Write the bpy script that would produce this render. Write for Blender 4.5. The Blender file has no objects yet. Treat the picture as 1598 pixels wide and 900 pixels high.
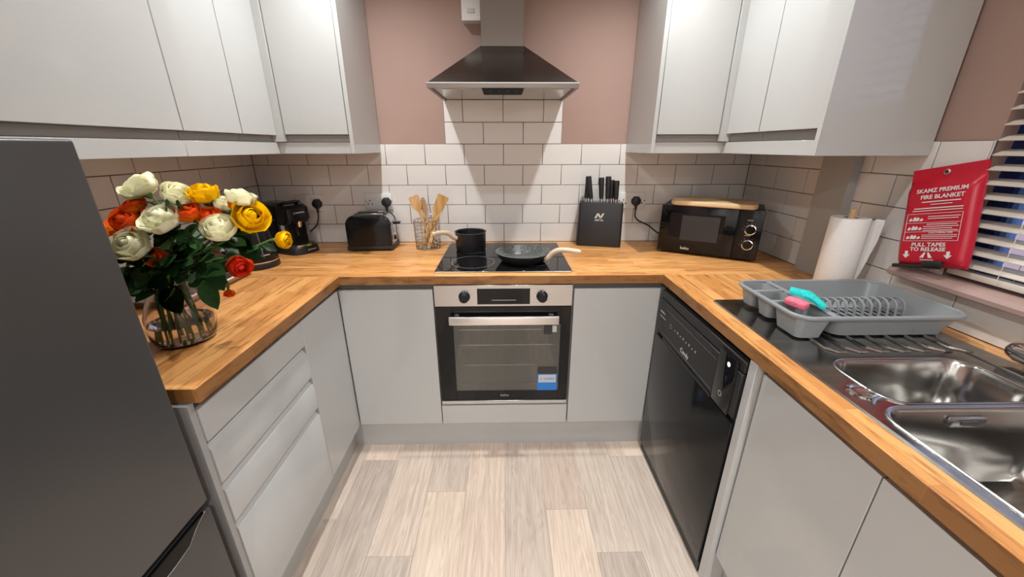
import bpy, bmesh, math, random
from mathutils import Vector, Matrix
random.seed(7)
S = bpy.context.scene
COL = S.collection
R = math.radians

# ------------------------------------------------------------------ camera
cam = bpy.data.cameras.new('camera'); cam_o = bpy.data.objects.new('camera', cam); COL.objects.link(cam_o)
cam.sensor_width = 36; cam.lens = 36 * 593.94 / 1598; cam.clip_start = .02
pit, yaw, rol = R(20.337), R(1.039), R(-.048)
fw = Vector((math.sin(yaw) * math.cos(pit), math.cos(yaw) * math.cos(pit), -math.sin(pit)))
rt = Vector((math.cos(yaw), -math.sin(yaw), 0)); up = rt.cross(fw)
r2 = rt * math.cos(rol) + up * math.sin(rol); u2 = up * math.cos(rol) - rt * math.sin(rol)
cam_o.matrix_world = Matrix(((r2.x, u2.x, -fw.x, 0), (r2.y, u2.y, -fw.y, -2.1361), (r2.z, u2.z, -fw.z, 1.4138), (0, 0, 0, 1)))
S.camera = cam_o
# ------------------------------------------------------------------ sky, exposure
w = bpy.data.worlds.new('World'); S.world = w; w.use_nodes = True
w.node_tree.nodes['Background'].inputs[0].default_value = (.50, .58, .90, 1)
w.node_tree.nodes['Background'].inputs[1].default_value = 1.6
S.view_settings.view_transform = 'Standard'; S.view_settings.look = 'None'
S.view_settings.exposure = 0.0; S.view_settings.gamma = 1.0
try: S.view_settings.use_curve_mapping = False
except Exception: pass
SPOT_W = 67.0
SPOT_COL = (.98, 1.0, 1.0)

# ------------------------------------------------------------------ mesh builder
class MB:
    def __init__(s): s.bm = bmesh.new()
    def box(s, x0, x1, y0, y1, z0, z1, r=0, seg=1):
        x0, x1 = min(x0, x1), max(x0, x1); y0, y1 = min(y0, y1), max(y0, y1); z0, z1 = min(z0, z1), max(z0, z1)
        res = bmesh.ops.create_cube(s.bm, size=1, matrix=Matrix.Translation(((x0 + x1) / 2, (y0 + y1) / 2, (z0 + z1) / 2)) @ Matrix.Diagonal((x1 - x0, y1 - y0, z1 - z0, 1)))
        if r:
            es = list({e for v in res['verts'] for e in v.link_edges})
            bmesh.ops.bevel(s.bm, geom=es, offset=r, segments=seg, affect='EDGES', profile=.5)
        return s
    def loops(s, loops, cap0=True, cap1=True, closed=False):
        """loft a list of equal-length vertex loops"""
        L = [[s.bm.verts.new(p) for p in lp] for lp in loops]
        n = len(L[0]); m = len(L)
        for i in range(m if closed else m - 1):
            A, B = L[i], L[(i + 1) % m]
            for k in range(n):
                try: s.bm.faces.new((A[k], A[(k + 1) % n], B[(k + 1) % n], B[k]))
                except ValueError: pass
        if not closed:
            if cap0: s.bm.faces.new(list(reversed(L[0])))
            if cap1: s.bm.faces.new(L[-1])
        return s
    def lathe(s, prof, c=(0, 0, 0), seg=32, cap0=True, cap1=True):
        return s.loops([[(c[0] + r * math.cos(2 * math.pi * k / seg), c[1] + r * math.sin(2 * math.pi * k / seg), c[2] + z) for k in range(seg)] for r, z in prof], cap0, cap1)
    def tube(s, pts, r, seg=8, closed=False, flat=1.0):
        pts = [Vector(p) for p in pts]; n = len(pts)
        rr = r if isinstance(r, (list, tuple)) else [r] * n
        lo = []; ref = None
        for i, p in enumerate(pts):
            a = pts[(i - 1) % n] if (closed or i) else p; b = pts[(i + 1) % n] if (closed or i < n - 1) else p
            t = (b - a).normalized()
            if ref is None:
                ref = Vector((0, 0, 1)) if abs(t.z) < .9 else Vector((1, 0, 0))
            nx = (ref - t * ref.dot(t)).normalized(); ref = nx; ny = t.cross(nx)
            lo.append([p + (nx * math.cos(2 * math.pi * k / seg) * flat + ny * math.sin(2 * math.pi * k / seg)) * rr[i] for k in range(seg)])
        return s.loops(lo, closed=closed)
    def cyl(s, p0, p1, r, seg=20, r1=None):
        return s.tube([p0, p1], [r, r if r1 is None else r1], seg)
    def prism(s, poly, f, a0, a1):
        """extrude 2D polygon; f(u,v,a)->xyz"""
        return s.loops([[f(u, v, a0) for u, v in poly], [f(u, v, a1) for u, v in poly]])
    def quad(s, a, b, c, d):
        s.bm.faces.new([s.bm.verts.new(p) for p in (a, b, c, d)]); return s
    def disc(s, c, r, n=(0, 0, 1), seg=24, r_in=0):
        n = Vector(n).normalized(); ref = Vector((0, 0, 1)) if abs(n.z) < .9 else Vector((1, 0, 0))
        a = n.cross(ref).normalized(); b = n.cross(a); c = Vector(c)
        o = [c + (a * math.cos(2 * math.pi * k / seg) + b * math.sin(2 * math.pi * k / seg)) * r for k in range(seg)]
        if r_in:
            i = [c + (p - c) * (r_in / r) for p in o]; return s.loops([o, i], False, False)
        s.bm.faces.new([s.bm.verts.new(p) for p in o]); return s
    def sphere(s, c, r, sc=(1, 1, 1), seg=16):
        bmesh.ops.create_uvsphere(s.bm, u_segments=seg, v_segments=seg // 2 + 2, radius=1, matrix=Matrix.Translation(c) @ Matrix.Diagonal((r * sc[0], r * sc[1], r * sc[2], 1)))
        return s
    def mesh(s, name, off=None, M=None, smooth=38):
        bm = s.bm
        if M is not None: bmesh.ops.transform(bm, matrix=M, verts=bm.verts)
        if off is not None: bmesh.ops.translate(bm, vec=-Vector(off), verts=bm.verts)
        bmesh.ops.recalc_face_normals(bm, faces=bm.faces)
        me = bpy.data.meshes.new(name); bm.to_mesh(me); bm.free()
        if smooth:
            for p in me.polygons: p.use_smooth = True
            me.set_sharp_from_angle(angle=R(smooth))
        return me
def rrect(x0, x1, y0, y1, r, z, n=5):
    out = []
    for cx, cy, a0 in ((x1 - r, y1 - r, 0), (x0 + r, y1 - r, 90), (x0 + r, y0 + r, 180), (x1 - r, y0 + r, 270)):
        for k in range(n + 1):
            a = R(a0 + 90 * k / n); out.append((cx + r * math.cos(a), cy + r * math.sin(a), z))
    return out
def box(*a, **k): return MB().box(*a, **k)

LOCAL = set()
def link(o, parent=None):
    COL.objects.link(o)
    if parent: o.parent = parent
    return o
def root_of(o):
    while o.parent: o = o.parent
    return o
def part(name, mb, m, parent, smooth=38, M=None):
    """mesh part; vertices are world coordinates unless the thing is LOCAL"""
    rt_ = root_of(parent)
    off = None if rt_.name in LOCAL else rt_.location
    me = mb.mesh(name, off, M, smooth); me.materials.append(m)
    return link(bpy.data.objects.new(name, me), parent)
def thing(name, label, cat, loc, group=None, local=False, rotz=0, M=None):
    o = link(bpy.data.objects.new(name, None)); o.empty_display_size = .05
    o['label'] = label; o['category'] = cat
    if group: o['group'] = group
    if M is not None: o.matrix_world = M
    else: o.location = loc; o.rotation_euler = (0, 0, rotz)
    if local or rotz or M is not None: LOCAL.add(o.name)
    return o
def single(name, mb, m, label, cat, loc, group=None, smooth=38):
    me = mb.mesh(name, loc, None, smooth); me.materials.append(m)
    o = link(bpy.data.objects.new(name, me)); o.location = loc
    o['label'] = label; o['category'] = cat
    if group: o['group'] = group
    return o
def struct(name, mb, m, smooth=38):
    me = mb.mesh(name, None, None, smooth); me.materials.append(m)
    o = link(bpy.data.objects.new(name, me)); o['kind'] = 'structure'
    return o
def text(name, body, size, m, parent, o, r, u, align='CENTER', ext=.0002, bold=0, sx=1):
    cu = bpy.data.curves.new(name, 'FONT'); cu.body = body; cu.size = size; cu.align_x = align; cu.align_y = 'CENTER'; cu.extrude = ext; cu.offset = bold
    cu.resolution_u = 2
    t = bpy.data.objects.new(name + '_tmp', cu); COL.objects.link(t)
    me = bpy.data.meshes.new_from_object(t.evaluated_get(bpy.context.evaluated_depsgraph_get()))
    bpy.data.objects.remove(t); bpy.data.curves.remove(cu)
    r = Vector(r).normalized(); u = Vector(u).normalized(); n = r.cross(u)
    M = Matrix(((r.x * sx, u.x, n.x, o[0]), (r.y * sx, u.y, n.y, o[1]), (r.z * sx, u.z, n.z, o[2]), (0, 0, 0, 1)))
    rt_ = root_of(parent)
    if rt_.name not in LOCAL: M = Matrix.Translation(-rt_.location) @ M
    me.transform(M); me.name = name; me.materials.clear(); me.materials.append(m)
    return link(bpy.data.objects.new(name, me), parent)

def bez(pts, n=8):
    out = []; P = [Vector(p) for p in pts]; Q = [P[0] * 2 - P[1]] + P + [P[-1] * 2 - P[-2]]
    for i in range(1, len(Q) - 2):
        for k in range(n):
            s_ = k / n; a, b, c_, d = Q[i - 1:i + 3]
            out.append(.5 * ((2 * b) + (c_ - a) * s_ + (2 * a - 5 * b + 4 * c_ - d) * s_ * s_ + (3 * b - a - 3 * c_ + d) * s_ ** 3))
    return out + [P[-1]]

# ------------------------------------------------------------------ materials
MATS = {}
def mat(name, col, rough=.5, metal=0, coat=0, spec=.5, trans=0, ior=1.45, emit=None, estr=0, alpha=1, aniso=0, sss=0):
    if name in MATS: return MATS[name]
    m = bpy.data.materials.new(name); m.use_nodes = True; b = m.node_tree.nodes['Principled BSDF']
    b.inputs['Base Color'].default_value = (*col, 1); b.inputs['Roughness'].default_value = rough; b.inputs['Metallic'].default_value = metal
    b.inputs['Coat Weight'].default_value = coat; b.inputs['Coat Roughness'].default_value = .04
    b.inputs['Specular IOR Level'].default_value = spec; b.inputs['Transmission Weight'].default_value = trans; b.inputs['IOR'].default_value = ior
    if aniso: b.inputs['Anisotropic'].default_value = aniso
    if sss: b.inputs['Subsurface Weight'].default_value = sss; b.inputs['Subsurface Radius'].default_value = (1, .9, .6); b.inputs['Subsurface Scale'].default_value = .006
    if emit: b.inputs['Emission Color'].default_value = (*emit, 1); b.inputs['Emission Strength'].default_value = estr
    MATS[name] = m; return m
def nodes(m): return m.node_tree.nodes, m.node_tree.links, m.node_tree.nodes['Principled BSDF']
def noise_col(m, c1, c2, scale=(5, 5, 5), detail=4, nscale=1.0, lo=.35, hi=.65, bump=0, rough=None):
    """mottle between two colours with stretched noise in object space"""
    n, l, b = nodes(m)
    tc = n.new('ShaderNodeTexCoord'); mp = n.new('ShaderNodeMapping'); mp.inputs['Scale'].default_value = scale
    nz = n.new('ShaderNodeTexNoise'); nz.inputs['Scale'].default_value = nscale; nz.inputs['Detail'].default_value = detail
    cr = n.new('ShaderNodeValToRGB'); cr.color_ramp.elements[0].position = lo; cr.color_ramp.elements[1].position = hi
    cr.color_ramp.elements[0].color = (*c1, 1); cr.color_ramp.elements[1].color = (*c2, 1)
    l.new(tc.outputs['Object'], mp.inputs[0]); l.new(mp.outputs[0], nz.inputs[0]); l.new(nz.outputs[0], cr.inputs[0]); l.new(cr.outputs[0], b.inputs['Base Color'])
    if bump:
        bp = n.new('ShaderNodeBump'); bp.inputs['Strength'].default_value = bump; bp.inputs['Distance'].default_value = .002
        l.new(nz.outputs[0], bp.inputs['Height']); l.new(bp.outputs[0], b.inputs['Normal'])
    return m
m_door = mat('gloss_grey_lacquer', (.47, .475, .465), .10, coat=.3)
m_carc = mat('grey_carcass', (.36, .36, .355), .3)
m_rail = mat('grey_grip_profile', (.27, .265, .26), .25)
m_plinth = mat('grey_plinth', (.42, .415, .40), .12)
m_pink = noise_col(mat('pink_wall_paint', (.37, .25, .212), .75), (.36, .243, .206), (.38, .257, .218), (3, 3, 3))
m_tile = mat('white_tile_glaze', (.72, .70, .675), .16)
m_grout = mat('dark_grout', (.13, .11, .10), .9)
m_white = mat('white_plastic', (.72, .71, .69), .35)
m_ceil = mat('white_ceiling', (.75, .74, .72), .9)
m_rearwall = mat('rear_wall_paint', (.74, .72, .69), .85)
m_black = mat('black_gloss_plastic', (.009, .009, .010), .12, spec=.3)
m_blackm = mat('black_matt_plastic', (.016, .016, .017), .45)
m_glassblk = mat('black_glass', (.006, .006, .007), .03, spec=.35)
m_steel = mat('brushed_steel', (.54, .54, .54), .26, 1)
m_dim = mat('dim_print', (.10, .10, .10), .5)
m_steeld = mat('dark_brushed_steel', (.42, .40, .385), .3, 1)
m_sink = noise_col(mat('sink_steel', (.46, .45, .43), .17, 1), (.40, .39, .375), (.50, .49, .47), (2, 40, 2), 3)
m_canopy = mat('canopy_steel', (.20, .175, .165), .24, 1)
m_chim = mat('chimney_steel', (.25, .23, .215), .3, 1, aniso=.5)
m_bright = mat('satin_aluminium', (.86, .84, .82), .38, 1)
m_chrome = mat('chrome', (.78, .78, .78), .06, 1)
m_wire = mat('wire_steel', (.45, .44, .42), .25, 1)
m_fridge = noise_col(mat('dark_inox', (.13, .13, .13), .36, .6), (.098, .098, .099), (.103, .103, .104), (3, 3, 3), 2)
m_beige = mat('beige_handle', (.66, .52, .38), .4)
m_stone = noise_col(mat('stone_coating', (.12, .13, .125), .35), (.055, .06, .058), (.20, .21, .20), (160, 160, 160), 2, lo=.4, hi=.7)
m_pan = mat('pan_black', (.014, .014, .015), .4)
m_bamboo = noise_col(mat('bamboo', (.60, .34, .12), .5), (.50, .26, .08), (.66, .40, .16), (60, 60, 8), 3)
m_board = noise_col(mat('pale_board_wood', (.62, .42, .22), .5), (.55, .36, .18), (.68, .48, .27), (3, 60, 60), 3)
m_paper = noise_col(mat('paper_towel', (.80, .79, .77), .9), (.80, .79, .775), (.83, .82, .805), (120, 120, 120), 2, bump=.08)
m_card = mat('cardboard_core', (.45, .36, .26), .8)
m_rack = mat('grey_rack_plastic', (.245, .26, .27), .35)
m_pinksp = noise_col(mat('pink_sponge', (.75, .16, .24), .9), (.68, .13, .20), (.80, .20, .28), (200, 200, 200), 2, bump=.5)
m_teal = noise_col(mat('teal_cloth', (.01, .50, .47), .85), (.008, .42, .40), (.02, .56, .53), (160, 160, 160), 2, bump=.5)
m_red = mat('red_pouch', (.50, .008, .028), .33)
m_print = mat('white_print', (.78, .70, .70), .5)
m_slat = mat('cream_slat', (.70, .64, .55), .4)
m_blue = mat('navy_window_frame', (.012, .03, .14), .3)
m_lblue = mat('pale_blue_bead', (.16, .36, .80), .3)
m_glass = mat('clear_glass', (1, 1, 1), 0, trans=1, ior=1.45)
m_water = mat('water', (.93, .95, .90), 0, trans=1, ior=1.33)
m_vase = mat('smoky_vase_glass', (.86, .80, .80), 0, trans=1, ior=1.45)
m_garden = mat('outdoor_render_wall', (.90, .70, .62), .9)
m_sill = mat('pink_sill_paint', (.42, .285, .255), .4)
m_grey_txt = mat('grey_print', (.35, .35, .35), .5)
m_silver = mat('silver_print', (.62, .62, .62), .3, .6)
m_bluest = mat('blue_sticker', (.02, .20, .62), .4)
m_dkst = mat('dark_sticker', (.03, .03, .032), .4)
m_leaf = noise_col(mat('rose_leaf', (.022, .075, .020), .38), (.020, .066, .020), (.060, .16, .045), (35, 35, 35), 2)
m_stem = mat('rose_stem', (.10, .21, .045), .5)
m_rw = mat('white_petal', (.98, .96, .76), .8, spec=.2)
m_ry = mat('yellow_petal', (.98, .70, .004), .7, spec=.2)
def orange_mat(name, a, b_):
    m = mat(name, a, .7, spec=.2); n, l, b = nodes(m)
    tc = n.new('ShaderNodeTexCoord'); sp = n.new('ShaderNodeSeparateXYZ'); cr = n.new('ShaderNodeValToRGB')
    cr.color_ramp.elements[0].position = .15; cr.color_ramp.elements[1].position = .75
    cr.color_ramp.elements[0].color = (*b_, 1); cr.color_ramp.elements[1].color = (*a, 1)
    l.new(tc.outputs['Object'], sp.inputs[0]); l.new(sp.outputs[2], cr.inputs[0]); l.new(cr.outputs[0], b.inputs['Base Color']); return m
m_ro = orange_mat('orange_petal', (.95, .15, .015), (.98, .55, .03))
m_rr = orange_mat('red_petal', (.88, .06, .025), (.95, .28, .03))
for m_ in (m_rw, m_ry, m_ro, m_rr):       # petals let light through
    n, l, b = nodes(m_); tr = n.new('ShaderNodeBsdfTranslucent'); mx = n.new('ShaderNodeMixShader'); mx.inputs[0].default_value = .38
    if b.inputs['Base Color'].links: l.new(b.inputs['Base Color'].links[0].from_socket, tr.inputs[0])
    else: tr.inputs[0].default_value = b.inputs['Base Color'].default_value
    l.new(b.outputs[0], mx.inputs[1]); l.new(tr.outputs[0], mx.inputs[2]); l.new(mx.outputs[0], n['Material Output'].inputs[0])
m_lamp = mat('lamp_lens', (1, 1, 1), .5, emit=(1, .93, .84), estr=12)
m_inside = mat('oven_cavity', (.34, .33, .28), .45)
m_tglass = mat('tinted_oven_glass', (.42, .42, .38), .02, trans=.9, ior=1.45, coat=.6)
m_led = mat('white_led', (1, 1, 1), .5, emit=(.9, .95, 1), estr=1.0)
m_label = mat('pale_label', (.55, .55, .54), .5)
m_green = mat('lime_light', (.30, .48, .04), .4)

def wood_staves(name, along_x, c1=(.76, .385, .133, 1), c2=(.56, .245, .072, 1)):
    m = mat(name, (.55, .27, .09), .32); n, l, b = nodes(m)
    tc = n.new('ShaderNodeTexCoord'); mp = n.new('ShaderNodeMapping'); mp.inputs['Rotation'].default_value = (0, 0, 0 if along_x else R(90))
    br = n.new('ShaderNodeTexBrick'); br.offset = .37; br.offset_frequency = 2; br.inputs['Scale'].default_value = 1
    br.inputs['Brick Width'].default_value = .30; br.inputs['Row Height'].default_value = .041; br.inputs['Mortar Size'].default_value = .0004; br.inputs['Bias'].default_value = 0
    br.inputs['Color1'].default_value = c1; br.inputs['Color2'].default_value = c2; br.inputs['Mortar'].default_value = (.40, .17, .05, 1)
    l.new(tc.outputs['Object'], mp.inputs[0]); l.new(mp.outputs[0], br.inputs[0])
    mp2 = n.new('ShaderNodeMapping'); mp2.inputs['Scale'].default_value = (9, 100, 40)
    nz = n.new('ShaderNodeTexNoise'); nz.inputs['Scale'].default_value = 1; nz.inputs['Detail'].default_value = 5; nz.inputs['Roughness'].default_value = .6
    l.new(mp.outputs[0], mp2.inputs[0]); l.new(mp2.outputs[0], nz.inputs[0])
    cr = n.new('ShaderNodeValToRGB'); cr.color_ramp.elements[0].position = .34; cr.color_ramp.elements[1].position = .50
    cr.color_ramp.elements[0].color = (.45, .36, .28, 1); cr.color_ramp.elements[1].color = (1.05, 1.05, 1.05, 1)
    l.new(nz.outputs[0], cr.inputs[0])
    mx = n.new('ShaderNodeMix'); mx.data_type = 'RGBA'; mx.blend_type = 'MULTIPLY'; mx.inputs[0].default_value = .8
    l.new(br.outputs[0], mx.inputs[6]); l.new(cr.outputs[0], mx.inputs[7]); l.new(mx.outputs[2], b.inputs['Base Color'])
    return m
m_wx = wood_staves('oak_staves_along_back', True); m_wy = wood_staves('oak_staves_along_side', False)
m_ex = wood_staves('darker_edge_along_back', True, (.34, .165, .055, 1), (.27, .12, .036, 1)); m_ey = wood_staves('darker_edge_along_side', False, (.34, .165, .055, 1), (.27, .12, .036, 1))  # worktop edges take a darker oak tone than the top
m_rail_shade = mat('shaded_grip_profile', (.085, .083, .085), .35)  # grip rail grey darkened so its colour carries the channel's shade

def plank_mat():
    m = mat('oak_effect_plank', (.5, .4, .33), .33); n, l, b = nodes(m)
    oi = n.new('ShaderNodeObjectInfo'); tc = n.new('ShaderNodeTexCoord')
    ml = n.new('ShaderNodeMath'); ml.operation = 'MULTIPLY'; ml.inputs[1].default_value = 37; l.new(oi.outputs['Random'], ml.inputs[0])
    cb = n.new('ShaderNodeCombineXYZ'); l.new(ml.outputs[0], cb.inputs[0]); l.new(ml.outputs[0], cb.inputs[1])
    ad = n.new('ShaderNodeVectorMath'); ad.operation = 'ADD'; l.new(tc.outputs['Object'], ad.inputs[0]); l.new(cb.outputs[0], ad.inputs[1])
    mp = n.new('ShaderNodeMapping'); mp.inputs['Scale'].default_value = (11, 1.1, 1); l.new(ad.outputs[0], mp.inputs[0])
    big = n.new('ShaderNodeTexNoise'); big.inputs['Scale'].default_value = 1.6; big.inputs['Detail'].default_value = 2; l.new(mp.outputs[0], big.inputs[0])
    wv = n.new('ShaderNodeMath'); wv.operation = 'MULTIPLY'; wv.inputs[1].default_value = 14; l.new(big.outputs[0], wv.inputs[0])
    fr = n.new('ShaderNodeMath'); fr.operation = 'PINGPONG'; fr.inputs[1].default_value = .5; l.new(wv.outputs[0], fr.inputs[0])
    mp2 = n.new('ShaderNodeMapping'); mp2.inputs['Scale'].default_value = (85, 3.2, 1); l.new(ad.outputs[0], mp2.inputs[0])
    fine = n.new('ShaderNodeTexNoise'); fine.inputs['Scale'].default_value = 1; fine.inputs['Detail'].default_value = 4; l.new(mp2.outputs[0], fine.inputs[0])
    su = n.new('ShaderNodeMath'); su.operation = 'MULTIPLY_ADD'; su.inputs[1].default_value = .42; l.new(fr.outputs[0], su.inputs[0]); l.new(fine.outputs[0], su.inputs[2])
    cr = n.new('ShaderNodeValToRGB'); cr.color_ramp.elements[0].position = .35; cr.color_ramp.elements[1].position = .80
    cr.color_ramp.elements[0].color = (.74, .70, .67, 1); cr.color_ramp.elements[1].color = (1.06, 1.05, 1.04, 1); l.new(su.outputs[0], cr.inputs[0])
    mx = n.new('ShaderNodeMix'); mx.data_type = 'RGBA'; mx.blend_type = 'MULTIPLY'; mx.inputs[0].default_value = .9
    l.new(oi.outputs['Color'], mx.inputs[6]); l.new(cr.outputs[0], mx.inputs[7]); l.new(mx.outputs[2], b.inputs['Base Color'])
    return m
m_plank = plank_mat()

# ------------------------------------------------------------------ room shell
XL, XR, YB, YE, ZC = -1.329, 1.323, 0.0, -4.6, 2.4      # tiled faces of the walls
T = .008
WT = .908                                               # worktop height
PX, PZ, ZT = .207, .1045, 1.4307
floor = struct('floor', box(XL - .1, XR + .1, YE - .1, .1, -.06, -.006), m_grout)
pw = .1705; ends = {0: -.69, 1: -1.155, 2: -.876, 3: -1.42, 4: -.30, 5: -.972, 6: -1.155, 7: -.686, -1: -1.0, 8: -1.3}
tones = {(0, 0): (.60, .50, .42), (0, 1): (.40, .345, .30), (1, 0): (.50, .425, .36), (1, 1): (.41, .355, .31), (2, 0): (.46, .39, .335), (2, 1): (.545, .455, .375), (3, 0): (.52, .43, .36), (4, 1): (.46, .39, .335),
         (5, 0): (.47, .385, .325), (5, 1): (.555, .462, .38), (6, 0): (.50, .43, .37), (6, 1): (.40, .345, .30), (7, 0): (.62, .52, .43), (7, 1): (.48, .415, .36)}
c = -4
while -.69 + c * pw < XR:
    xa = max(XL, -.69 + c * pw); xb = min(XR, -.69 + (c + 1) * pw)
    e = ends.get(c, -.5 - .31 * (c % 4)); ys = [0.0, e] + [e - 1.22 * k for k in range(1, 5)]
    for k in range(len(ys) - 1):
        ya, yb = ys[k], max(ys[k + 1], YE)
        if ya <= YE: break
        o = part('plank', box(xa + .0002, xb - .0002, yb + .0003, ya - .0003, -.006, 0, r=.0005), m_plank, floor)
        o.color = (*(q*k_ for q,k_ in zip(tones.get((c, k), random.choice([(.50, .43, .37), (.44, .375, .32), (.55, .46, .38)])), (1.17, 1.15, 1.14))), 1)
    c += 1

# back wall: pink plaster, grout bed, separate tiles
wall_back = struct('wall_back', box(XL - .1, XR + .1, T, .12, 0, ZC), m_pink)
part('grout', box(XL, XR, .0025, T, WT - .04, ZT).box(-.309, .299, .0025, T, ZT, ZT + 2 * PZ), m_grout, wall_back)
tile_cache = {}
def tile(parent, axis, a0, a1, z0, z1, face):
    g = .0014; wd = round(a1 - a0 - 2 * g, 4); h = round(z1 - z0 - 2 * g, 4)
    if wd < .006: return
    key = (axis, wd, h)
    if key not in tile_cache:
        mb = box(-wd / 2, wd / 2, 0, T, -h / 2, h / 2, r=.0011) if axis == 'y' else box(0, T, -wd / 2, wd / 2, -h / 2, h / 2, r=.0011)
        me = mb.mesh('tile'); me.materials.append(m_tile); tile_cache[key] = me
    o = link(bpy.data.objects.new('tile', tile_cache[key]), parent)
    ca, cz = (a0 + a1) / 2, (z0 + z1) / 2
    o.location = (ca, face, cz) if axis == 'y' else (face, ca, cz)
def tile_row(parent, axis, lo, hi, z0, z1, joint, face, p=PX):
    k = math.floor((lo - joint) / p); a = joint + k * p
    while a < hi:
        tile(parent, axis, max(a, lo), min(a + p, hi), z0, z1, face); a += p
for k in range(5):
    tile_row(wall_back, 'y', XL, XR, ZT - (k + 1) * PZ, ZT - k * PZ, -.006 + (PX / 2 if k % 2 else 0), 0)
for k in (1, 2):
    tile_row(wall_back, 'y', -.309, .299, ZT + (k - 1) * PZ, ZT + k * PZ, -.006 + (PX / 2 if k % 2 else 0), 0)
# left wall
wall_left = struct('wall_left', box(XL - .12, XL - T, YE, .008, 0, ZC), m_pink)
part('grout', box(XL - T, XL - .0025, -1.75, 0, WT - .04, ZT), m_grout, wall_left)
for k in range(5):
    tile_row(wall_left, 'x', -1.75, 0, ZT - (k + 1) * PZ, ZT - k * PZ, -.085 - (.1 if k % 2 else 0), XL - T, .198)
# right wall with the window opening
WY0, WY1, WZ0, WZ1 = -1.062, -2.30, 1.05, 2.10
wall_right = struct('wall_right', MB().box(XR + T, XR + .16, WY0, .008, 0, ZC).box(XR + T, XR + .16, WY1, WY0, 0, WZ0 - .045).box(XR + T, XR + .16, WY1, WY0, WZ1, ZC).box(XR + T, XR + .16, YE, WY1, 0, ZC), m_pink)
part('grout', MB().box(XR + .0025, XR + T, WY0, 0, WT - .04, ZT).box(XR + .0025, XR + T, -2.4, WY0, WT - .04, 1.0127), m_grout, wall_right)
for k in range(5):
    z1 = ZT - k * PZ
    tile_row(wall_right, 'x', WY0 if k < 4 else -2.4, 0, z1 - PZ, z1, -.725 + (.1 if k % 2 else 0), XR, .198)
struct('wall_rear', box(XL - .1, XR + .1, YE - .1, YE, 0, ZC), m_rearwall)
struct('ceiling', box(XL - .1, XR + .1, YE - .1, .1, ZC, ZC + .08), m_ceil)

# window, sill, outdoors
win = struct('window_1', MB().box(1.372, 1.43, WY0 - .045, WY0, WZ0, WZ1).box(1.372, 1.43, WY1, WY1 + .045, WZ0, WZ1).box(1.372, 1.43, WY1 + .045, WY0 - .045, WZ1 - .05, WZ1).box(1.372, 1.43, WY1 + .045, WY0 - .045, WZ0 - .04, WZ0 + .035).box(1.372, 1.43, -1.70, -1.64, WZ0 + .035, WZ1 - .05), m_blue)
for ya, yb in ((WY0 - .045, -1.64), (-1.70, WY1 + .045)):
    part('bead', MB().box(1.388, 1.42, ya - .014, ya, WZ0 + .035, WZ1 - .05).box(1.388, 1.42, yb, yb + .014, WZ0 + .035, WZ1 - .05), m_lblue, win)
    part('pane', box(1.398, 1.404, yb + .012, ya - .012, WZ0 + .03, WZ1 - .045), m_glass, win)
part('reveal', MB().box(XR, 1.372, WY0, WY0 + .004, WZ0, ZT), m_tile, win)
sill = [(1.40, 1.015), (1.40, 1.05), (1.295, 1.05), (1.281, 1.045), (1.274, 1.033), (1.276, 1.021), (1.287, 1.015)]
struct('trim_1', MB().prism(sill, lambda u, v, a: (u, a, v), -2.36, -.945), m_sill)
struct('trim_2', box(1.29, XR, -.684, -.531, WT, 1.3885, r=.001), m_carc)          # boxed-in pipe run by the corner
single('garden_wall', box(3.0, 3.12, -6, 2, -.3, 1.75), m_garden, 'pale pinkish outdoor wall seen through the window blind', 'wall', (3.0, -2, -.3))
single('garden_paving', box(1.5, 3.0, -6, 2, -.35, -.3), m_garden, 'pale paved strip outside below the window', 'paving', (2.2, -2, -.35))

# plinths
struct('baseboard_back', box(-.80, .80, -.588, -.57, 0, .146), m_plinth)
struct('baseboard_left', box(-.775, -.757, -1.395, -.596, 0, .146), m_plinth)
struct('baseboard_right', box(.735, .75, -2.4, -1.268, 0, .146), m_plinth)

# ------------------------------------------------------------------ ceiling downlights
def downlight(x, y, lab, power):
    t = thing('downlight', lab, 'light', (x, y, ZC), 'ceiling downlights')
    part('trim_ring', MB().lathe([(.030, -.002), (.043, -.004), (.045, -.001), (.045, 0)], (x, y, ZC), 28, False, False), m_white, t)
    part('lens', MB().disc((x, y, ZC - .0015), .030, (0, 0, -1)), m_lamp, t)
    li = bpy.data.lights.new('downlight_beam', 'SPOT'); li.spot_size = R(138 if y > -2 else 165); li.spot_blend = 1.0; li.shadow_soft_size = .026; li.energy = power; li.color = SPOT_COL
    lo = link(bpy.data.objects.new('downlight_beam', li), t); lo.location = (0, 0, -.012)
for y, wh, pw_ in ((-.58, 'over the worktop', SPOT_W * .95), (-1.22, 'above the aisle', SPOT_W * .42), (-3.1, 'added as fill behind the fridge', SPOT_W * 1.65), (-4.15, 'at the rear of the room', SPOT_W * 1.65)):  # an extra rear row and higher rear power, added to lift shadow fill
    downlight(-.56, y, 'round white ceiling downlight %s on the fridge side' % wh, pw_)
    downlight(.56, y, 'round white ceiling downlight %s on the window side' % wh, pw_)

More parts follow.
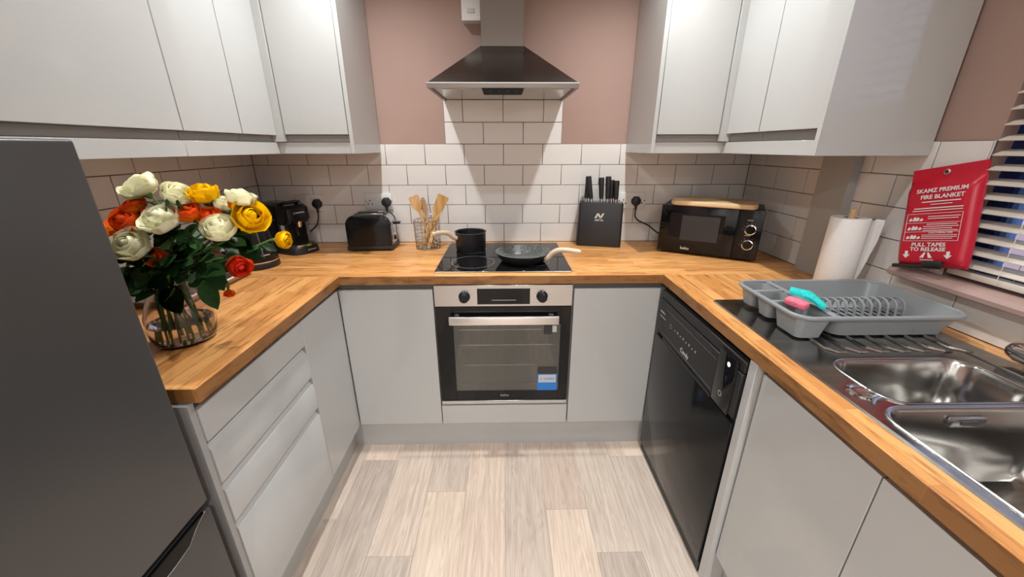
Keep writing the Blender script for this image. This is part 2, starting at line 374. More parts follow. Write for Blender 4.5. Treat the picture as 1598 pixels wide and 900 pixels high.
# ------------------------------------------------------------------ base cabinets
DZ0, DZ1 = .148, .845
t = thing('base_cabinet', 'grey gloss base cabinet left of the oven on the back run', 'cabinet', (-.51, -.3, 0), 'back run base cabinets')
part('body', box(-.75, -.313, -.594, -.02, .15, .868), m_carc, t)
part('grip_rail', box(-.73, -.313, -.600, -.594, .845, .868), m_rail_shade, t)
part('door', box(-.709, -.3125, -.614, -.5945, DZ0, DZ1, r=.0012), m_door, t)
t = thing('base_cabinet', 'grey gloss base cabinet between the oven and the dishwasher', 'cabinet', (.48, -.3, 0), 'back run base cabinets')
part('body', box(.296, .70, -.594, -.02, .15, .868), m_carc, t)
part('grip_rail', box(.296, .69, -.600, -.594, .845, .868), m_rail_shade, t)
part('door', box(.2965, .668, -.614, -.5945, DZ0, DZ1, r=.0012), m_door, t)
t = thing('oven_housing', 'grey cabinet housing the built-in oven, slim panel below it', 'cabinet', (-.009, -.3, 0))
part('side_panel', box(-.3115, -.306, -.594, -.02, .15, .868), m_carc, t)
part('side_panel', box(.289, .2945, -.594, -.02, .15, .868), m_carc, t)
part('shelf', box(-.306, .289, -.59, -.02, .235, .252), m_carc, t)
part('filler_panel', box(-.309, .2915, -.614, -.5945, DZ0, .252, r=.0012), m_door, t)
# left run: corner door unit and drawer unit
t = thing('base_cabinet', 'narrow grey gloss corner cabinet between drawers and back run', 'cabinet', (-1.0, -.78, 0))
part('body', box(-1.3, -.733, -.926, -.62, .15, .868), m_carc, t)
part('grip_rail', box(-.733, -.727, -.926, -.618, .845, .868), m_rail_shade, t)
part('door', box(-.732, -.712, -.926, -.6165, DZ0, DZ1, r=.0012), m_door, t)
t = thing('drawer_cabinet', 'grey gloss four-drawer base cabinet beside the fridge', 'cabinet', (-1.0, -1.16, 0))
part('body', box(-1.3, -.733, -1.398, -.9275, .15, .868), m_carc, t)
part('end_panel', box(-1.3, -.716, -1.416, -1.399, 0, .868), m_carc, t)
part('grip_rail', box(-.733, -.727, -1.398, -.9275, .845, .868), m_rail_shade, t)
for z0, z1, jp in ((.756, .845, 0), (.626, .7525, 1), (.494, .6225, 1), (DZ0, .4905, 1)):
    if jp: prof = [(-.732, z0), (-.712, z0), (-.712, z1 - .026), (-.7145, z1 - .022), (-.727, z1 - .002), (-.732, z1)]
    else: prof = [(-.732, z0), (-.712, z0), (-.712, z1), (-.732, z1)]
    d = part('drawer', MB().prism(prof, lambda u, v, a: (u, a, v), -1.3975, -.929), m_door, t)
    if jp: part('end_cap', box(-.7315, -.7122, -.9342, -.9288, z1 - .026, z1 + .001, r=.001), m_rail, d)
# right run: pale panel, sink cabinet
single('side_panel', box(.672, 1.30, -1.266, -1.236, .0, .868, r=.001), m_door, 'pale grey upright panel between dishwasher and sink cabinet', 'panel', (.98, -1.25, 0))
t = thing('sink_cabinet', 'grey gloss two-door cabinet under the sink', 'cabinet', (1.0, -1.6, 0))
part('body', MB().box(.712, .73, -1.97, -1.268, .15, .868).box(.73, 1.30, -1.97, -1.955, .15, .868).box(.73, 1.30, -1.955, -1.268, .15, .168), m_carc, t)
part('grip_rail', box(.7115, .713, -1.612, -1.268, .836, .868), m_rail_shade, t); part('grip_rail', box(.7115, .713, -1.97, -1.6135, .836, .868), m_rail_shade, t)
part('door', box(.69, .71, -1.6115, -1.2725, DZ0, DZ1, r=.0012), m_door, t); part('door', box(.69, .71, -1.97, -1.6145, DZ0, DZ1, r=.0012), m_door, t)

# ------------------------------------------------------------------ worktop
t = thing('worktop', 'U-shaped oak block worktop along three walls', 'worktop', (0, 0, .87))
XLe, XRe, YF = -.6962, .6715, -.6155
Z0 = .870
sb = part('back_section', box(XL + .001, XR - .001, YF, -.001, Z0, WT, r=.0018), m_wx, t)
sl = part('left_section', box(XL + .001, XLe, -1.402, YF - .0004, Z0, WT, r=.0018), m_wy, t)
SX0, SX1, SY0, SY1 = .737, 1.250, -.920, -1.99
sr = part('right_section', MB().box(XRe, SX0, -2.5, YF - .0004, Z0, WT, r=.0018).box(SX1, XR - .001, -2.5, YF - .0004, Z0, WT).box(SX0, SX1, SY0, YF - .0004, Z0, WT).box(SX0, SX1, -2.5, SY1, Z0, WT), m_wy, t)

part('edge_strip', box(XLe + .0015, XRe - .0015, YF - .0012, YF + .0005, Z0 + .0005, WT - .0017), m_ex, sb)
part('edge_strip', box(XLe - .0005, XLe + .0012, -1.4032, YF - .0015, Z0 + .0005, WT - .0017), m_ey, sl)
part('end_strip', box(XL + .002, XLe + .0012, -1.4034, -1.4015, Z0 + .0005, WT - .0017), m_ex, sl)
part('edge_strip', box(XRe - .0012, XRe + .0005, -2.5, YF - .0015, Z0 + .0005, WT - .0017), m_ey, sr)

# ------------------------------------------------------------------ sink
t = thing('sink', 'stainless steel one-and-a-half bowl sink with drainer', 'sink', (1.0, -1.45, WT))
RX0, RX1, RY0, RY1, RZ = .728, 1.258, -2.0, -.911, .9125
B1 = (.800, 1.140, -1.490, -1.322); B2 = (.752, 1.140, -1.895, -1.508)
def plate():
    mb = MB(); bm = mb.bm
    es = []
    for lp in (rrect(RX0, RX1, RY0, RY1, .012, RZ), rrect(*B1, .052, RZ), rrect(*B2, .052, RZ)):
        vs = [bm.verts.new(p) for p in lp]
        es += [bm.edges.new((vs[i], vs[(i + 1) % len(vs)])) for i in range(len(vs))]
    bmesh.ops.triangle_fill(bm, use_beauty=True, use_dissolve=False, edges=es)
    mb.loops([rrect(RX0, RX1, RY0, RY1, .012, RZ), rrect(RX0 - .003, RX1 + .003, RY0 - .003, RY1 + .003, .013, WT + .0004)], False, False)
    return mb
part('rim', plate(), m_sink, t)
for nm, (a, b, c_, d), dp in (('half_bowl', B1, .13), ('main_bowl', B2, .17)):
    L = []
    for ins, z, r in ((-.008, RZ + .0004, .058), (-.005, RZ + .0022, .056), (0, RZ + .0012, .052), (.004, RZ - .006, .05), (.010, RZ - dp * .55, .05), (.018, RZ - dp + .02, .05), (.030, RZ - dp + .004, .045), (.050, RZ - dp, .03)):
        L.append(rrect(a + ins, b - ins, c_ + ins, d - ins, r, z))
    bo = part(nm, MB().loops(L, False, True), m_sink, t)
    cx, cy = (a + b) / 2, (c_ + d) / 2
    part('waste', MB().lathe([(.038, .002), (.034, .004), (.026, .001), (.01, .0005)], (cx, cy, RZ - dp), 24), m_chrome, bo)
    if nm == 'main_bowl':
        part('overflow', MB().box(.905, .980, d - .014, d - .0045, .874, .899, r=.004, seg=2), m_steel, bo)
        part('overflow_slot', MB().box(.925, .960, d - .0165, d - .0135, .882, .891), m_steeld, bo)
    part('bead_ring', MB().tube(rrect(a - .006, b + .006, c_ - .006, d + .006, .057, RZ + .0015), .0022, 6, True), m_steel, bo)
for i in range(7):
    x = .845 + i * .056
    part('drainer_ridge', MB().tube([(x, -.965, RZ - .001), (x, -.975, RZ + .002), (x, -1.262, RZ + .003), (x + .018, -1.283, RZ + .0025), (x + .04, -1.283, RZ + .001)], [.002, .004, .004, .0035, .002], 8), m_sink, t)
part('back_step', box(1.195, 1.2, -1.99, -.93, RZ - .001, RZ + .003, r=.001), m_sink, t)
part('waste_knob', MB().lathe([(.026, 0), (.026, .003), (.021, .0045), (.019, .003), (.005, .0028)], (.774, -1.45, RZ), 28), m_chrome, t)
part('rim_dimple', MB().tube([(.757, -1.494, RZ), (.777, -1.479, RZ + .0015), (.797, -1.471, RZ)], .005, 8), m_sink, t)
# tap
t = thing('mixer_tap', 'chrome mixer tap behind the sink bowls', 'tap', (1.255, -1.44, WT))
part('body', MB().tube([(1.255, -1.318, .945), (1.255, -1.326, .945), (1.255, -1.345, .945), (1.255, -1.53, .945), (1.255, -1.55, .945), (1.255, -1.56, .945)], [.008, .019, .025, .025, .019, .008], 20), m_chrome, t)
part('base', MB().lathe([(.028, .004), (.026, .012), (.022, .03)], (1.255, -1.44, WT), 24), m_chrome, t)
part('lever', MB().tube([(1.262, -1.352, .955), (1.270, -1.345, .985), (1.285, -1.335, 1.01)], [.006, .005, .006], 10), m_chrome, t)
part('spout', MB().tube(bez([(1.25, -1.47, .955), (1.235, -1.53, .985), (1.18, -1.60, 1.0), (1.10, -1.66, .99), (1.08, -1.675, .97)]), .011, 14), m_chrome, t)

# ------------------------------------------------------------------ dishwasher
t = thing('dishwasher', 'black freestanding dishwasher under the right worktop', 'dishwasher', (.95, -.93, 0))
FX = .665
part('cabinet', box(.69, 1.25, -1.229, -.632, .0, .85), m_blackm, t)
part('kick_panel', box(.672, .69, -1.229, -.632, .002, .044), m_blackm, t)
d = part('door', box(FX, .689, -1.229, -.632, .047, .645, r=.003, seg=2), m_black, t)
cp = part('control_panel', MB().box(FX, .689, -1.229, -.632, .662, .812, r=.002), m_blackm, t)
part('grip_recess', box(.678, .689, -1.229, -.632, .645, .662), m_blackm, t)
part('top_strip', box(FX + .004, .689, -1.229, -.632, .815, .85, r=.002), m_blackm, t)
part('handle_bar', box(FX - .001, .684, -1.105, -.705, .645, .660, r=.002), m_glassblk, t)
part('inset_frame', MB().tube([(FX - .0002, -.70, .785), (FX - .0002, -1.10, .785), (FX - .0002, -1.10, .675), (FX - .0002, -.70, .675)], .0007, 4, True), m_dim, cp)
part('button_block', box(FX - .004, FX + .01, -1.205, -1.112, .655, .84, r=.003, seg=2), m_glassblk, t)
part('power_light', MB().disc((FX - .0045, -1.168, .81), .0075, (-1, 0, 0)), m_led, t)
text('brand_mark', 'Candy', .026, m_print, cp, (FX - .0006, -.90, .692), (0, -1, 0), (0, 0, 1))
part('panel_mark', MB().box(FX - .0006, FX, -.70, -.652, .757, .763), m_grey_txt, cp); part('panel_mark', MB().box(FX - .0006, FX, -.71, -.652, .738, .741), m_grey_txt, cp)
for i in range(8):
    part('indicator', MB().box(FX - .0006, FX, -.80 - i * .024 - .007, -.80 - i * .024, .735, .739 + .004 * (i % 2)), m_grey_txt, cp)
part('indicator_ring', MB().disc((FX - .0006, -.765, .737), .009, (-1, 0, 0), 20, .007), m_grey_txt, cp)
part('start_mark', MB().disc((FX - .0045, -1.155, .70), .009, (-1, 0, 0), 20, .007), m_label, t)

# ------------------------------------------------------------------ oven
t = thing('oven', 'built-in steel and black glass oven below the hob', 'oven', (-.009, -.35, .25))
cav = MB().box(-.298, .28, -.12, -.10, .27, .85).box(-.298, -.285, -.585, -.12, .27, .85).box(.267, .28, -.585, -.12, .27, .85).box(-.298, .28, -.585, -.12, .27, .285).box(-.298, .28, -.585, -.12, .755, .77)
part('cavity', cav, m_inside, t)
for z in (.632, .553, .446):
    s_ = MB()
    for k in range(12): s_.cyl((-.27 + k * .0476, -.565, z), (-.27 + k * .0476, -.15, z), .0018, 6)
    s_.cyl((-.28, -.565, z), (.262, -.565, z), .003, 8)
    part('oven_shelf', s_, m_chrome, t)
p_ = part('control_panel', box(-.306, .288, -.616, -.59, .768, .866, r=.0015), m_steel, t)
part('display', box(-.122, .105, -.6172, -.61, .778, .850, r=.0006), m_glassblk, p_)
part('display_bar', box(-.06, .045, -.6176, -.617, .796, .799), m_grey_txt, p_)
for x in (-.177, .157):
    k = part('knob', MB().lathe([(.025, 0), (.024, .004), (.0215, .006), (.0205, .024), (.018, .027)], (0, 0, 0), 28), m_black, t, M=Matrix.Translation((x + .009 - .009, -.616, .8135)) @ Matrix.Rotation(R(90), 4, 'X'))
    for a in range(8):
        an = a * math.pi / 4 + .3
        part('dial_mark', MB().box(x + .033 * math.cos(an) - .0015, x + .033 * math.cos(an) + .0015, -.6165, -.616, .8135 + .033 * math.sin(an) - .0015, .8135 + .033 * math.sin(an) + .0015), m_grey_txt, p_)
d = part('door_frame', MB().box(-.306, -.232, -.616, -.592, .284, .766, r=.001).box(.243, .288, -.616, -.592, .284, .766, r=.001).box(-.232, .243, -.616, -.592, .682, .766).box(-.232, .243, -.616, -.592, .284, .336), m_glassblk, t)
part('window_pane', box(-.234, .245, -.6145, -.6085, .334, .684), m_tglass, d)
part('inner_border', MB().box(-.232, -.217, -.608, -.600, .336, .682).box(.225, .243, -.608, -.600, .336, .682).box(-.217, .225, -.608, -.600, .336, .374), m_dkst, d)
h = part('handle', MB().box(-.245, .231, -.652, -.638, .694, .732, r=.004, seg=2), m_bright, t)
part('handle_bracket', MB().box(-.225, -.205, -.639, -.616, .70, .726).box(.19, .21, -.639, -.616, .70, .726), m_steel, h)
part('bottom_trim', box(-.306, .288, -.616, -.595, .262, .281, r=.001), m_steel, t)
st = part('sticker', box(.146, .237, -.6168, -.6162, .337, .426), m_bluest, t)
part('sticker_top', box(.146, .237, -.6168, -.6162, .426, .462), m_dkst, t)
part('sticker_panel', box(.151, .232, -.6172, -.6167, .380, .421), m_label, st)
text('sticker_print', '2 YEARS', .019, m_bluest, st, (.192, -.6175, .399), (1, 0, 0), (0, 0, 1))
part('corner_label', MB().box(.170, .206, -.6168, -.6162, .632, .677), m_dkst, t)
part('corner_label', MB().box(.207, .226, -.6168, -.6162, .642, .674), m_label, t)
text('brand_mark', 'beko', .02, m_grey_txt, d, (-.008, -.6164, .311), (1, 0, 0), (0, 0, 1))

# ------------------------------------------------------------------ hob
t = thing('hob', 'black glass ceramic hob set in the back worktop', 'hob', (-.009, -.315, WT))
part('glass', box(-.304, .287, -.573, -.055, WT + .0003, .9145, r=.0015), m_glassblk, t)
part('edge_trim', MB().tube(rrect(-.305, .288, -.574, -.054, .004, .911), .002, 6, True), m_steeld, t)
for x, y, r in ((-.17, -.20, .075), (.14, -.19, .09), (-.15, -.43, .10), (.13, -.43, .075)):
    part('cooking_zone', MB().disc((x, y, .9147), r, (0, 0, 1), 40, r - .0015), m_grey_txt, t)

# ------------------------------------------------------------------ cooker hood
t = thing('cooker_hood', 'steel chimney cooker hood over the hob', 'hood', (-.005, -.2, 1.63))
HX0, HX1, HY = -.303, .295, -.46
part('canopy', MB().loops([[(HX0, HY, 1.650), (HX1, HY, 1.650), (HX1, -.002, 1.650), (HX0, -.002, 1.650)], [(-.1005, -.222, 1.826), (.0885, -.222, 1.826), (.0885, -.002, 1.826), (-.1005, -.002, 1.826)]], True, True), m_canopy, t)
part('rim', MB().box(HX0, HX1, HY - .001, HY + .012, 1.633, 1.6495).box(HX0, HX0 + .012, HY + .012, -.002, 1.633, 1.6495).box(HX1 - .012, HX1, HY + .012, -.002, 1.633, 1.6495), m_chim, t)
part('rim_edge', MB().box(HX0 - .0005, HX1 + .0005, HY - .002, HY + .003, 1.6495, 1.6525), m_bright, t)
part('underside', box(HX0 + .012, HX1 - .012, HY + .012, -.002, 1.640, 1.649), m_steel, t)
part('grease_filter', box(HX0 + .05, -.006, HY + .06, -.06, 1.636, 1.641, r=.002), m_steel, t); part('grease_filter', box(-.003, HX1 - .05, HY + .06, -.06, 1.636, 1.641, r=.002), m_steel, t)
cp = part('control_panel', MB().loops([[(-.092, -.447, 1.640), (.082, -.447, 1.640), (.082, -.40, 1.640), (-.092, -.40, 1.640)], [(-.080, -.440, 1.610), (.070, -.440, 1.610), (.075, -.405, 1.626), (-.085, -.405, 1.626)]]), m_black, t)
for i in range(4): part('switch', box(-.06 + i * .034, -.046 + i * .034, -.446, -.440, 1.619, 1.627, r=.001), m_blackm, cp)
part('chimney', box(-.0985, .0865, -.22, -.002, 1.822, ZC - .001, r=.001), m_chim, t)
# fused spur box on the wall
t = thing('fused_spur', 'white fused spur box on the pink wall by the hood chimney', 'switch', (-.15, -.02, 1.965))
part('back_box', box(-.193, -.108, -.040, T - .0003, 1.965, 2.052, r=.002), m_white, t)
part('face_plate', box(-.194, -.107, -.050, -.040, 1.964, 2.053, r=.002), m_white, t)
part('fuse_carrier', box(-.168, -.133, -.0525, -.049, 1.993, 2.012, r=.001), m_label, t)

# ------------------------------------------------------------------ wall cabinets
UZ0, UZ1, DB = 1.388, 2.16, 1.466
G1 = 'wall cabinets above the left worktop'; G2 = 'wall cabinets above the right worktop'
t = thing('wall_cabinet', 'pale grey wall cabinet on the back wall left of the hood', 'cabinet', (-.8, -.17, UZ0), G1)
part('body', box(-.965, -.668, -.343, -.001, 1.437, UZ1), m_carc, t)
part('end_panel', box(-.667, -.649, -.364, -.001, UZ0, UZ1, r=.001), m_door, t)
part('door', box(-.938, -.669, -.364, -.345, DB, UZ1, r=.0012), m_door, t)
part('grip_rail', box(-.94, -.668, -.346, -.343, 1.437, DB - .002), m_rail, t)
part('pelmet', box(-.965, -.668, -.352, -.334, UZ0, 1.4345, r=.001), m_door, t)
part('corner_post', MB().box(-.966, -.941, -.369, -.345, 1.437, UZ1, r=.001).box(-.991, -.9655, -.3715, -.343, 1.437, UZ1).box(-.996, -.9645, -.3525, -.334, UZ0, 1.4365), m_door, t)
t = thing('wall_cabinet', 'pale grey two-door wall cabinet above kettle corner on left wall', 'cabinet', (-1.15, -.6, UZ0), G1)
part('body', box(XL + .001, -.992, -.872, -.372, 1.437, UZ1), m_carc, t)
for y0, y1 in ((-.594, -.372), (-.8715, -.597)):
    part('door', box(-.99, -.970, y0, y1, DB - .004, UZ1, r=.0012), m_door, t)
    part('grip_rail', box(-.992, -.989, y0, y1, 1.437, DB - .006), m_rail, t)
part('pelmet', box(-.995, -.977, -.872, -.353, UZ0, 1.4345, r=.001), m_door, t)
t = thing('wall_cabinet', 'large pale grey wall cabinet above the fridge', 'cabinet', (-1.15, -1.2, UZ0), G1)
part('body', box(XL + .001, -.992, -1.50, -.875, 1.437, UZ1), m_carc, t)
part('door', box(-.99, -.970, -1.50, -.8745, DB - .004, UZ1, r=.0012), m_door, t)
part('grip_rail', box(-.992, -.989, -1.50, -.8745, 1.437, DB - .006), m_rail, t)
part('pelmet', box(-.995, -.977, -1.50, -.873, UZ0, 1.4345, r=.001), m_door, t)
t = thing('wall_cabinet', 'pale grey wall cabinet on the back wall right of the hood', 'cabinet', (.8, -.17, UZ0), G2)
part('body', box(.662, .96, -.341, -.001, 1.437, UZ1), m_carc, t)
part('end_panel', box(.643, .661, -.362, -.001, UZ0, UZ1, r=.001), m_door, t)
part('door', box(.663, .936, -.362, -.343, DB, UZ1, r=.0012), m_door, t)
part('grip_rail', box(.662, .938, -.344, -.341, 1.437, DB - .002), m_rail, t)
part('pelmet', box(.662, .965, -.350, -.332, UZ0, 1.4345, r=.001), m_door, t)
part('corner_post', MB().box(.939, .963, -.367, -.343, 1.437, UZ1, r=.001).box(.9625, .986, -.3695, -.341, 1.437, UZ1).box(.9645, .990, -.3505, -.332, UZ0, 1.4365), m_door, t)
t = thing('wall_cabinet', 'pale grey two-door wall cabinet with big glossy end panel by the window', 'cabinet', (1.15, -.62, UZ0), G2)
part('body', box(.987, XR - .001, -.884, -.37, 1.437, UZ1), m_carc, t)
for y0, y1 in ((-.590, -.370), (-.8835, -.593)):
    part('door', box(.965, .985, y0, y1, DB + .002, UZ1, r=.0012), m_door, t)
    part('grip_rail', box(.984, .987, y0, y1, 1.437, DB), m_rail, t)
part('pelmet', box(.971, .989, -.884, -.351, UZ0, 1.4345, r=.001), m_door, t)
part('end_panel', box(.962, XR - .001, -.9045, -.8855, UZ0, UZ1, r=.001), m_door, t)

# ------------------------------------------------------------------ fridge freezer
t = thing('fridge_freezer', 'dark grey fridge freezer at the near end of the left run', 'fridge', (-1.0, -1.76, 0))
part('cabinet', box(XL + .01, -.765, -2.055, -1.462, .02, 1.420), m_blackm, t)
part('fridge_door', box(-.762, -.700, -2.055, -1.458, .640, 1.427, r=.006, seg=3), m_fridge, t)
fz = part('freezer_door', box(-.762, -.700, -2.055, -1.458, .04, .622, r=.006, seg=3), m_fridge, t)
gp = [(-2.0, .6265), (-1.478, .6265), (-1.495, .620), (-1.512, .611), (-1.535, .593), (-1.575, .588), (-2.0, .587)]
part('grip', MB().loops([[(x, y, z) for y, z in gp] for x in (-.706, -.6975)]), mat('fridge_grip_black', (.004, .004, .004), .12, spec=.2), fz)
part('grip_edge', MB().tube([(-.6985, y, z) for y, z in gp[1:]], .0014, 6), m_steeld, fz)
part('gap', box(-.758, -.712, -2.05, -1.463, .622, .640), m_blackm, t)
for y in (-2.0, -1.52): part('foot', box(-1.28, -.8, y - .03, y + .03, 0, .02), m_blackm, t)

# ------------------------------------------------------------------ sockets, plugs
def socket(x, z, lab):
    t = thing('wall_socket', lab, 'socket', (x, -.006, z), 'double sockets on the tiled back wall')
    part('plate', box(x - .074, x + .074, -.011, 0, z - .044, z + .044, r=.0025, seg=2), m_white, t)
    for s in (-1, 1):
        sw = part('rocker', box(x + s * .017 - .007, x + s * .017 + .007, -.0135, -.010, z + .008, z + .028, r=.001), m_white, t)
        for dx, dz in ((0, .004), (-.011, -.014), (.011, -.014)):
            part('pin_hole', box(x + s * .046 + dx - .003, x + s * .046 + dx + .003, -.0114, -.010, z + dz - .004, z + dz + .004), m_blackm, t)
    for s in (-1, 1): part('screw', MB().cyl((x + s * .0695, -.0108, z), (x + s * .0695, -.0122, z), .0035, 12), m_steel, t)
socket(-1.067, 1.130, 'white double wall socket behind the coffee machine'); socket(-.690, 1.138, 'white double wall socket above the toaster'); socket(.700, 1.138, 'white double wall socket beside the knife block')
def plug(x, z, path, lab):
    t = thing('mains_plug', lab, 'plug', (x, -.012, z), 'black mains plugs')
    part('plug_body', MB().loops([[(x + a * s_, y, z + b * s_) for a, b in ((-.012, .024), (.012, .024), (.026, .006), (.024, -.012), (.008, -.026), (-.008, -.026), (-.024, -.012), (-.026, .006))] for y, s_ in ((-.0112, 1), (-.024, 1), (-.034, .86), (-.037, .6))]), m_blackm, t)
    part('strain_relief', MB().tube([(x, -.024, z - .022), (x, -.026, z - .048)], [.008, .005], 10), m_blackm, t)
    part('cable', MB().tube(path, .0038, 8), m_blackm, t)
plug(-1.020, 1.128, bez([(-1.020, -.026, 1.085), (-1.022, -.03, 1.05), (-1.04, -.03, 1.01), (-1.075, -.04, .98)]), 'black plug in the socket behind the coffee machine')
plug(-.645, 1.135, bez([(-.645, -.026, 1.09), (-.645, -.03, 1.04), (-.647, -.03, .98), (-.65, -.035, .935)]), 'black plug in the socket above the toaster')
plug(.722, 1.137, bez([(.722, -.026, 1.09), (.722, -.028, 1.055), (.745, -.03, 1.03), (.80, -.03, 1.005), (.84, -.035, .975), (.872, -.04, .955)]), 'black plug in the socket left of the microwave')

# ------------------------------------------------------------------ microwave + board
A = R(-31.4)
M = Matrix.Translation((.783, -.233, WT)) @ Matrix.Rotation(A, 4, 'Z')
t = thing('microwave', 'black microwave standing diagonally in the right corner', 'microwave', None, M=M)
mw, mh, md = .438, .240, .250
part('case', box(.002, mw - .002, .018, md, .012, mh, r=.004, seg=2), m_blackm, t)
for x in (.03, mw - .03):
    for y in (.035, md - .03): part('foot', MB().lathe([(.012, 0), (.011, .013)], (x, y, 0), 16), m_blackm, t)
d = part('door', box(0, .335, 0, .018, .012, mh, r=.003, seg=2), m_glassblk, t)
part('window', box(.045, .285, -.0006, .004, .055, .205, r=.0004), m_glassblk, d)
part('window_mesh', box(.10, .265, -.0010, .004, .075, .195), m_dkst, d)
text('brand_mark', 'beko', .020, m_silver, d, (.13, -.0012, .034), (1, 0, 0), (0, 0, 1), bold=.0004)
p_ = part('control_panel', box(.337, mw, 0, .018, .012, mh, r=.003, seg=2), m_black, t)
for z, wd in ((.152, 'Power'), (.082, 'Timer')):
    M2 = Matrix.Translation((.392, 0, z)) @ Matrix.Rotation(R(90), 4, 'X')
    k = part('dial', MB().lathe([(.019, 0), (.0185, .012), (.015, .015)], (0, 0, 0), 28), m_black, p_, M=M2)
    part('dial_ring', MB().lathe([(.0195, .0), (.0235, .0), (.0235, .005), (.0195, .006)], (0, 0, 0), 32, False, False), m_chrome, p_, M=M2)
    for a in range(7): part('dial_mark', MB().box(.392 + .031 * math.cos(R(30 * a)) - .001, .392 + .031 * math.cos(R(30 * a)) + .001, -.0008, 0, z + .031 * math.sin(R(30 * a)) - .001, z + .031 * math.sin(R(30 * a)) + .001), m_grey_txt, p_)
    part('dial_caption', MB().box(.374, .396, -.0008, 0, z + .041, z + .0445), m_grey_txt, p_)
BB = Matrix.Translation((.783, -.233, WT + mh + .0005)) @ Matrix.Rotation(A, 4, 'Z')
mb = MB()
mb.loops([rrect(.035 + i, .405 - i, -.002 + i, .215 - i, .03 - i * .5, z, 5) for i, z in ((.004, 0), (0, .004), (0, .018), (.003, .022))])
me = mb.mesh('chopping_board'); me.materials.append(m_board); o = link(bpy.data.objects.new('chopping_board', me)); o.matrix_world = BB
o['label'] = 'pale wooden chopping board lying on top of the microwave'; o['category'] = 'chopping board'

# ------------------------------------------------------------------ knife block
A = R(-13.5); M = Matrix.Translation((.389, -.1, WT)) @ Matrix.Rotation(A, 4, 'Z')
t = thing('knife_block', 'black knife block with silver emblem against the tiled wall', 'knife block', None, M=M)
KW, KD, KH = .2355, .085, .232
part('block', MB().loops([rrect(0 + i, KW - i, 0 + j, KD + j, .014, z, 4) for i, j, z in ((.002, 0, 0), (0, 0, .003), (.004, .006, KH - .004), (.007, .008, KH))]), m_blackm, t)
part('brush_insert', box(.016, KW - .016, .02, KD - .005, KH - .002, KH + .001), m_black, t)
text('brand_word', 'NETTA', .014, m_silver, t, (.112, .0036, .142), (1, 0, 0), (0, .026, 1), bold=.0003)
lg = MB()
for poly in ([(-.024, -.012), (-.014, -.012), (-.002, .014), (-.012, .014)], [(-.012, .014), (-.002, .014), (.012, -.012), (.002, -.012)], [(.002, -.012), (.012, -.012), (.026, .014), (.016, .014)]):
    lg.prism(poly, lambda u, v, a: (.112 + u, .0042 + a + v * .026, .165 + v), -.0004, .0006)
part('emblem', lg, m_silver, t)
def knife(x, y, h, tilt, lab, wd=.0138):
    h += .008
    p0 = M @ Vector((x, y, KH)); ax = Matrix.Rotation(A, 3, 'Z') @ Vector((tilt, .02, 1)).normalized()
    kt = thing('kitchen_knife', lab, 'knife', p0, 'knives standing in the knife block')
    part('blade', MB().tube([p0 - ax * .17, p0 - ax * .15, p0 + ax * .004], [.001, .006, .007], 6, flat=.2), m_steel, kt)
    part('bolster', MB().tube([p0 + ax * .001, p0 + ax * .018], [wd * .72, wd * .72], 12), m_steel, kt)
    part('handle', MB().tube([p0 + ax * s_ for s_ in (.018, .04, h * .6, h * .9, h)], [wd * .8, wd * .92, wd * .98, wd * 1.12, wd * 1.0], 12), m_blackm, kt)
for x, y, h, tl, lab in ((.036, .045, .123, .06, 'black handled knife at the far left of the block, behind the crossed one'), (.066, .032, .126, -.19, 'black handled knife leaning left in the block, tallest'),
                         (.117, .04, .118, -.07, 'black handled knife upright in the middle of the block'), (.148, .045, .124, -.03, 'black handled knife just right of the block middle'),
                         (.169, .060, .105, -.05, 'black handled knife partly hidden behind the right pair'), (.191, .035, .104, -.04, 'short black handled knife at the right end of the block')):
    knife(x, y, h, tl, lab)

# ------------------------------------------------------------------ toaster
A = R(3); M = Matrix.Translation((-.812, -.205, WT)) @ Matrix.Rotation(A, 4, 'Z')
t = thing('toaster', 'black two-slice toaster with chrome ends below the socket', 'toaster', None, M=M)
tw, td, th = .226, .155, .185
def tprof(ins=0, z0=.022):
    p = [(ins, z0), (tw - ins, z0)]; r = .05
    p += [(tw - ins - r + r * math.cos(R(a)), th - ins - r + r * math.sin(R(a))) for a in range(0, 91, 15)] + [(ins + r + r * math.cos(R(a)), th - ins - r + r * math.sin(R(a))) for a in range(90, 181, 15)]
    return p
part('base', box(-.003, tw + .003, -.003, td + .003, .006, .026, r=.004, seg=2), m_blackm, t)
part('front_shell', MB().loops([[(u, y, v) for u, v in tprof(i)] for y, i in ((-.002, .008), (.002, .002), (.012, 0), (.022, 0))]), m_black, t)
part('back_shell', MB().loops([[(u, y, v) for u, v in tprof(i)] for y, i in ((td - .022, 0), (td - .012, 0), (td - .002, .002), (td, .008))]), m_black, t)
part('chrome_wrap', MB().loops([[(u, y, v) for u, v in tprof(.0015)] for y in (.021, td - .021)]), m_steel, t)
for y in (.042, .090): part('bread_slot', box(.045, tw - .045, y, y + .024, th - .012, th + .0005), m_black, t)
for y in (.038, .117): part('slot_rim', box(.04, tw - .04, y, y + .004, th - .003, th + .003, r=.001), m_steel, t)
lv = part('lever_plate', box(tw - .002, tw + .003, .045, .110, .045, .145, r=.001), m_steel, t)
part('lever_knob', MB().box(tw + .002, tw + .036, .060, .095, .128, .140, r=.004, seg=2), m_black, lv)
for z in (.055, .075, .095): part('button', MB().cyl((tw + .003, .078, z), (tw + .008, .078, z), .006, 14), m_chrome, lv)
part('browning_dial', MB().cyl((tw + .003, .058, .06), (tw + .014, .058, .06), .011, 18), m_black, lv)
for x in (.02, tw - .02):
    for y in (.02, td - .02): part('foot', MB().lathe([(.008, 0), (.008, .008)], (x, y, 0), 12), m_blackm, t)

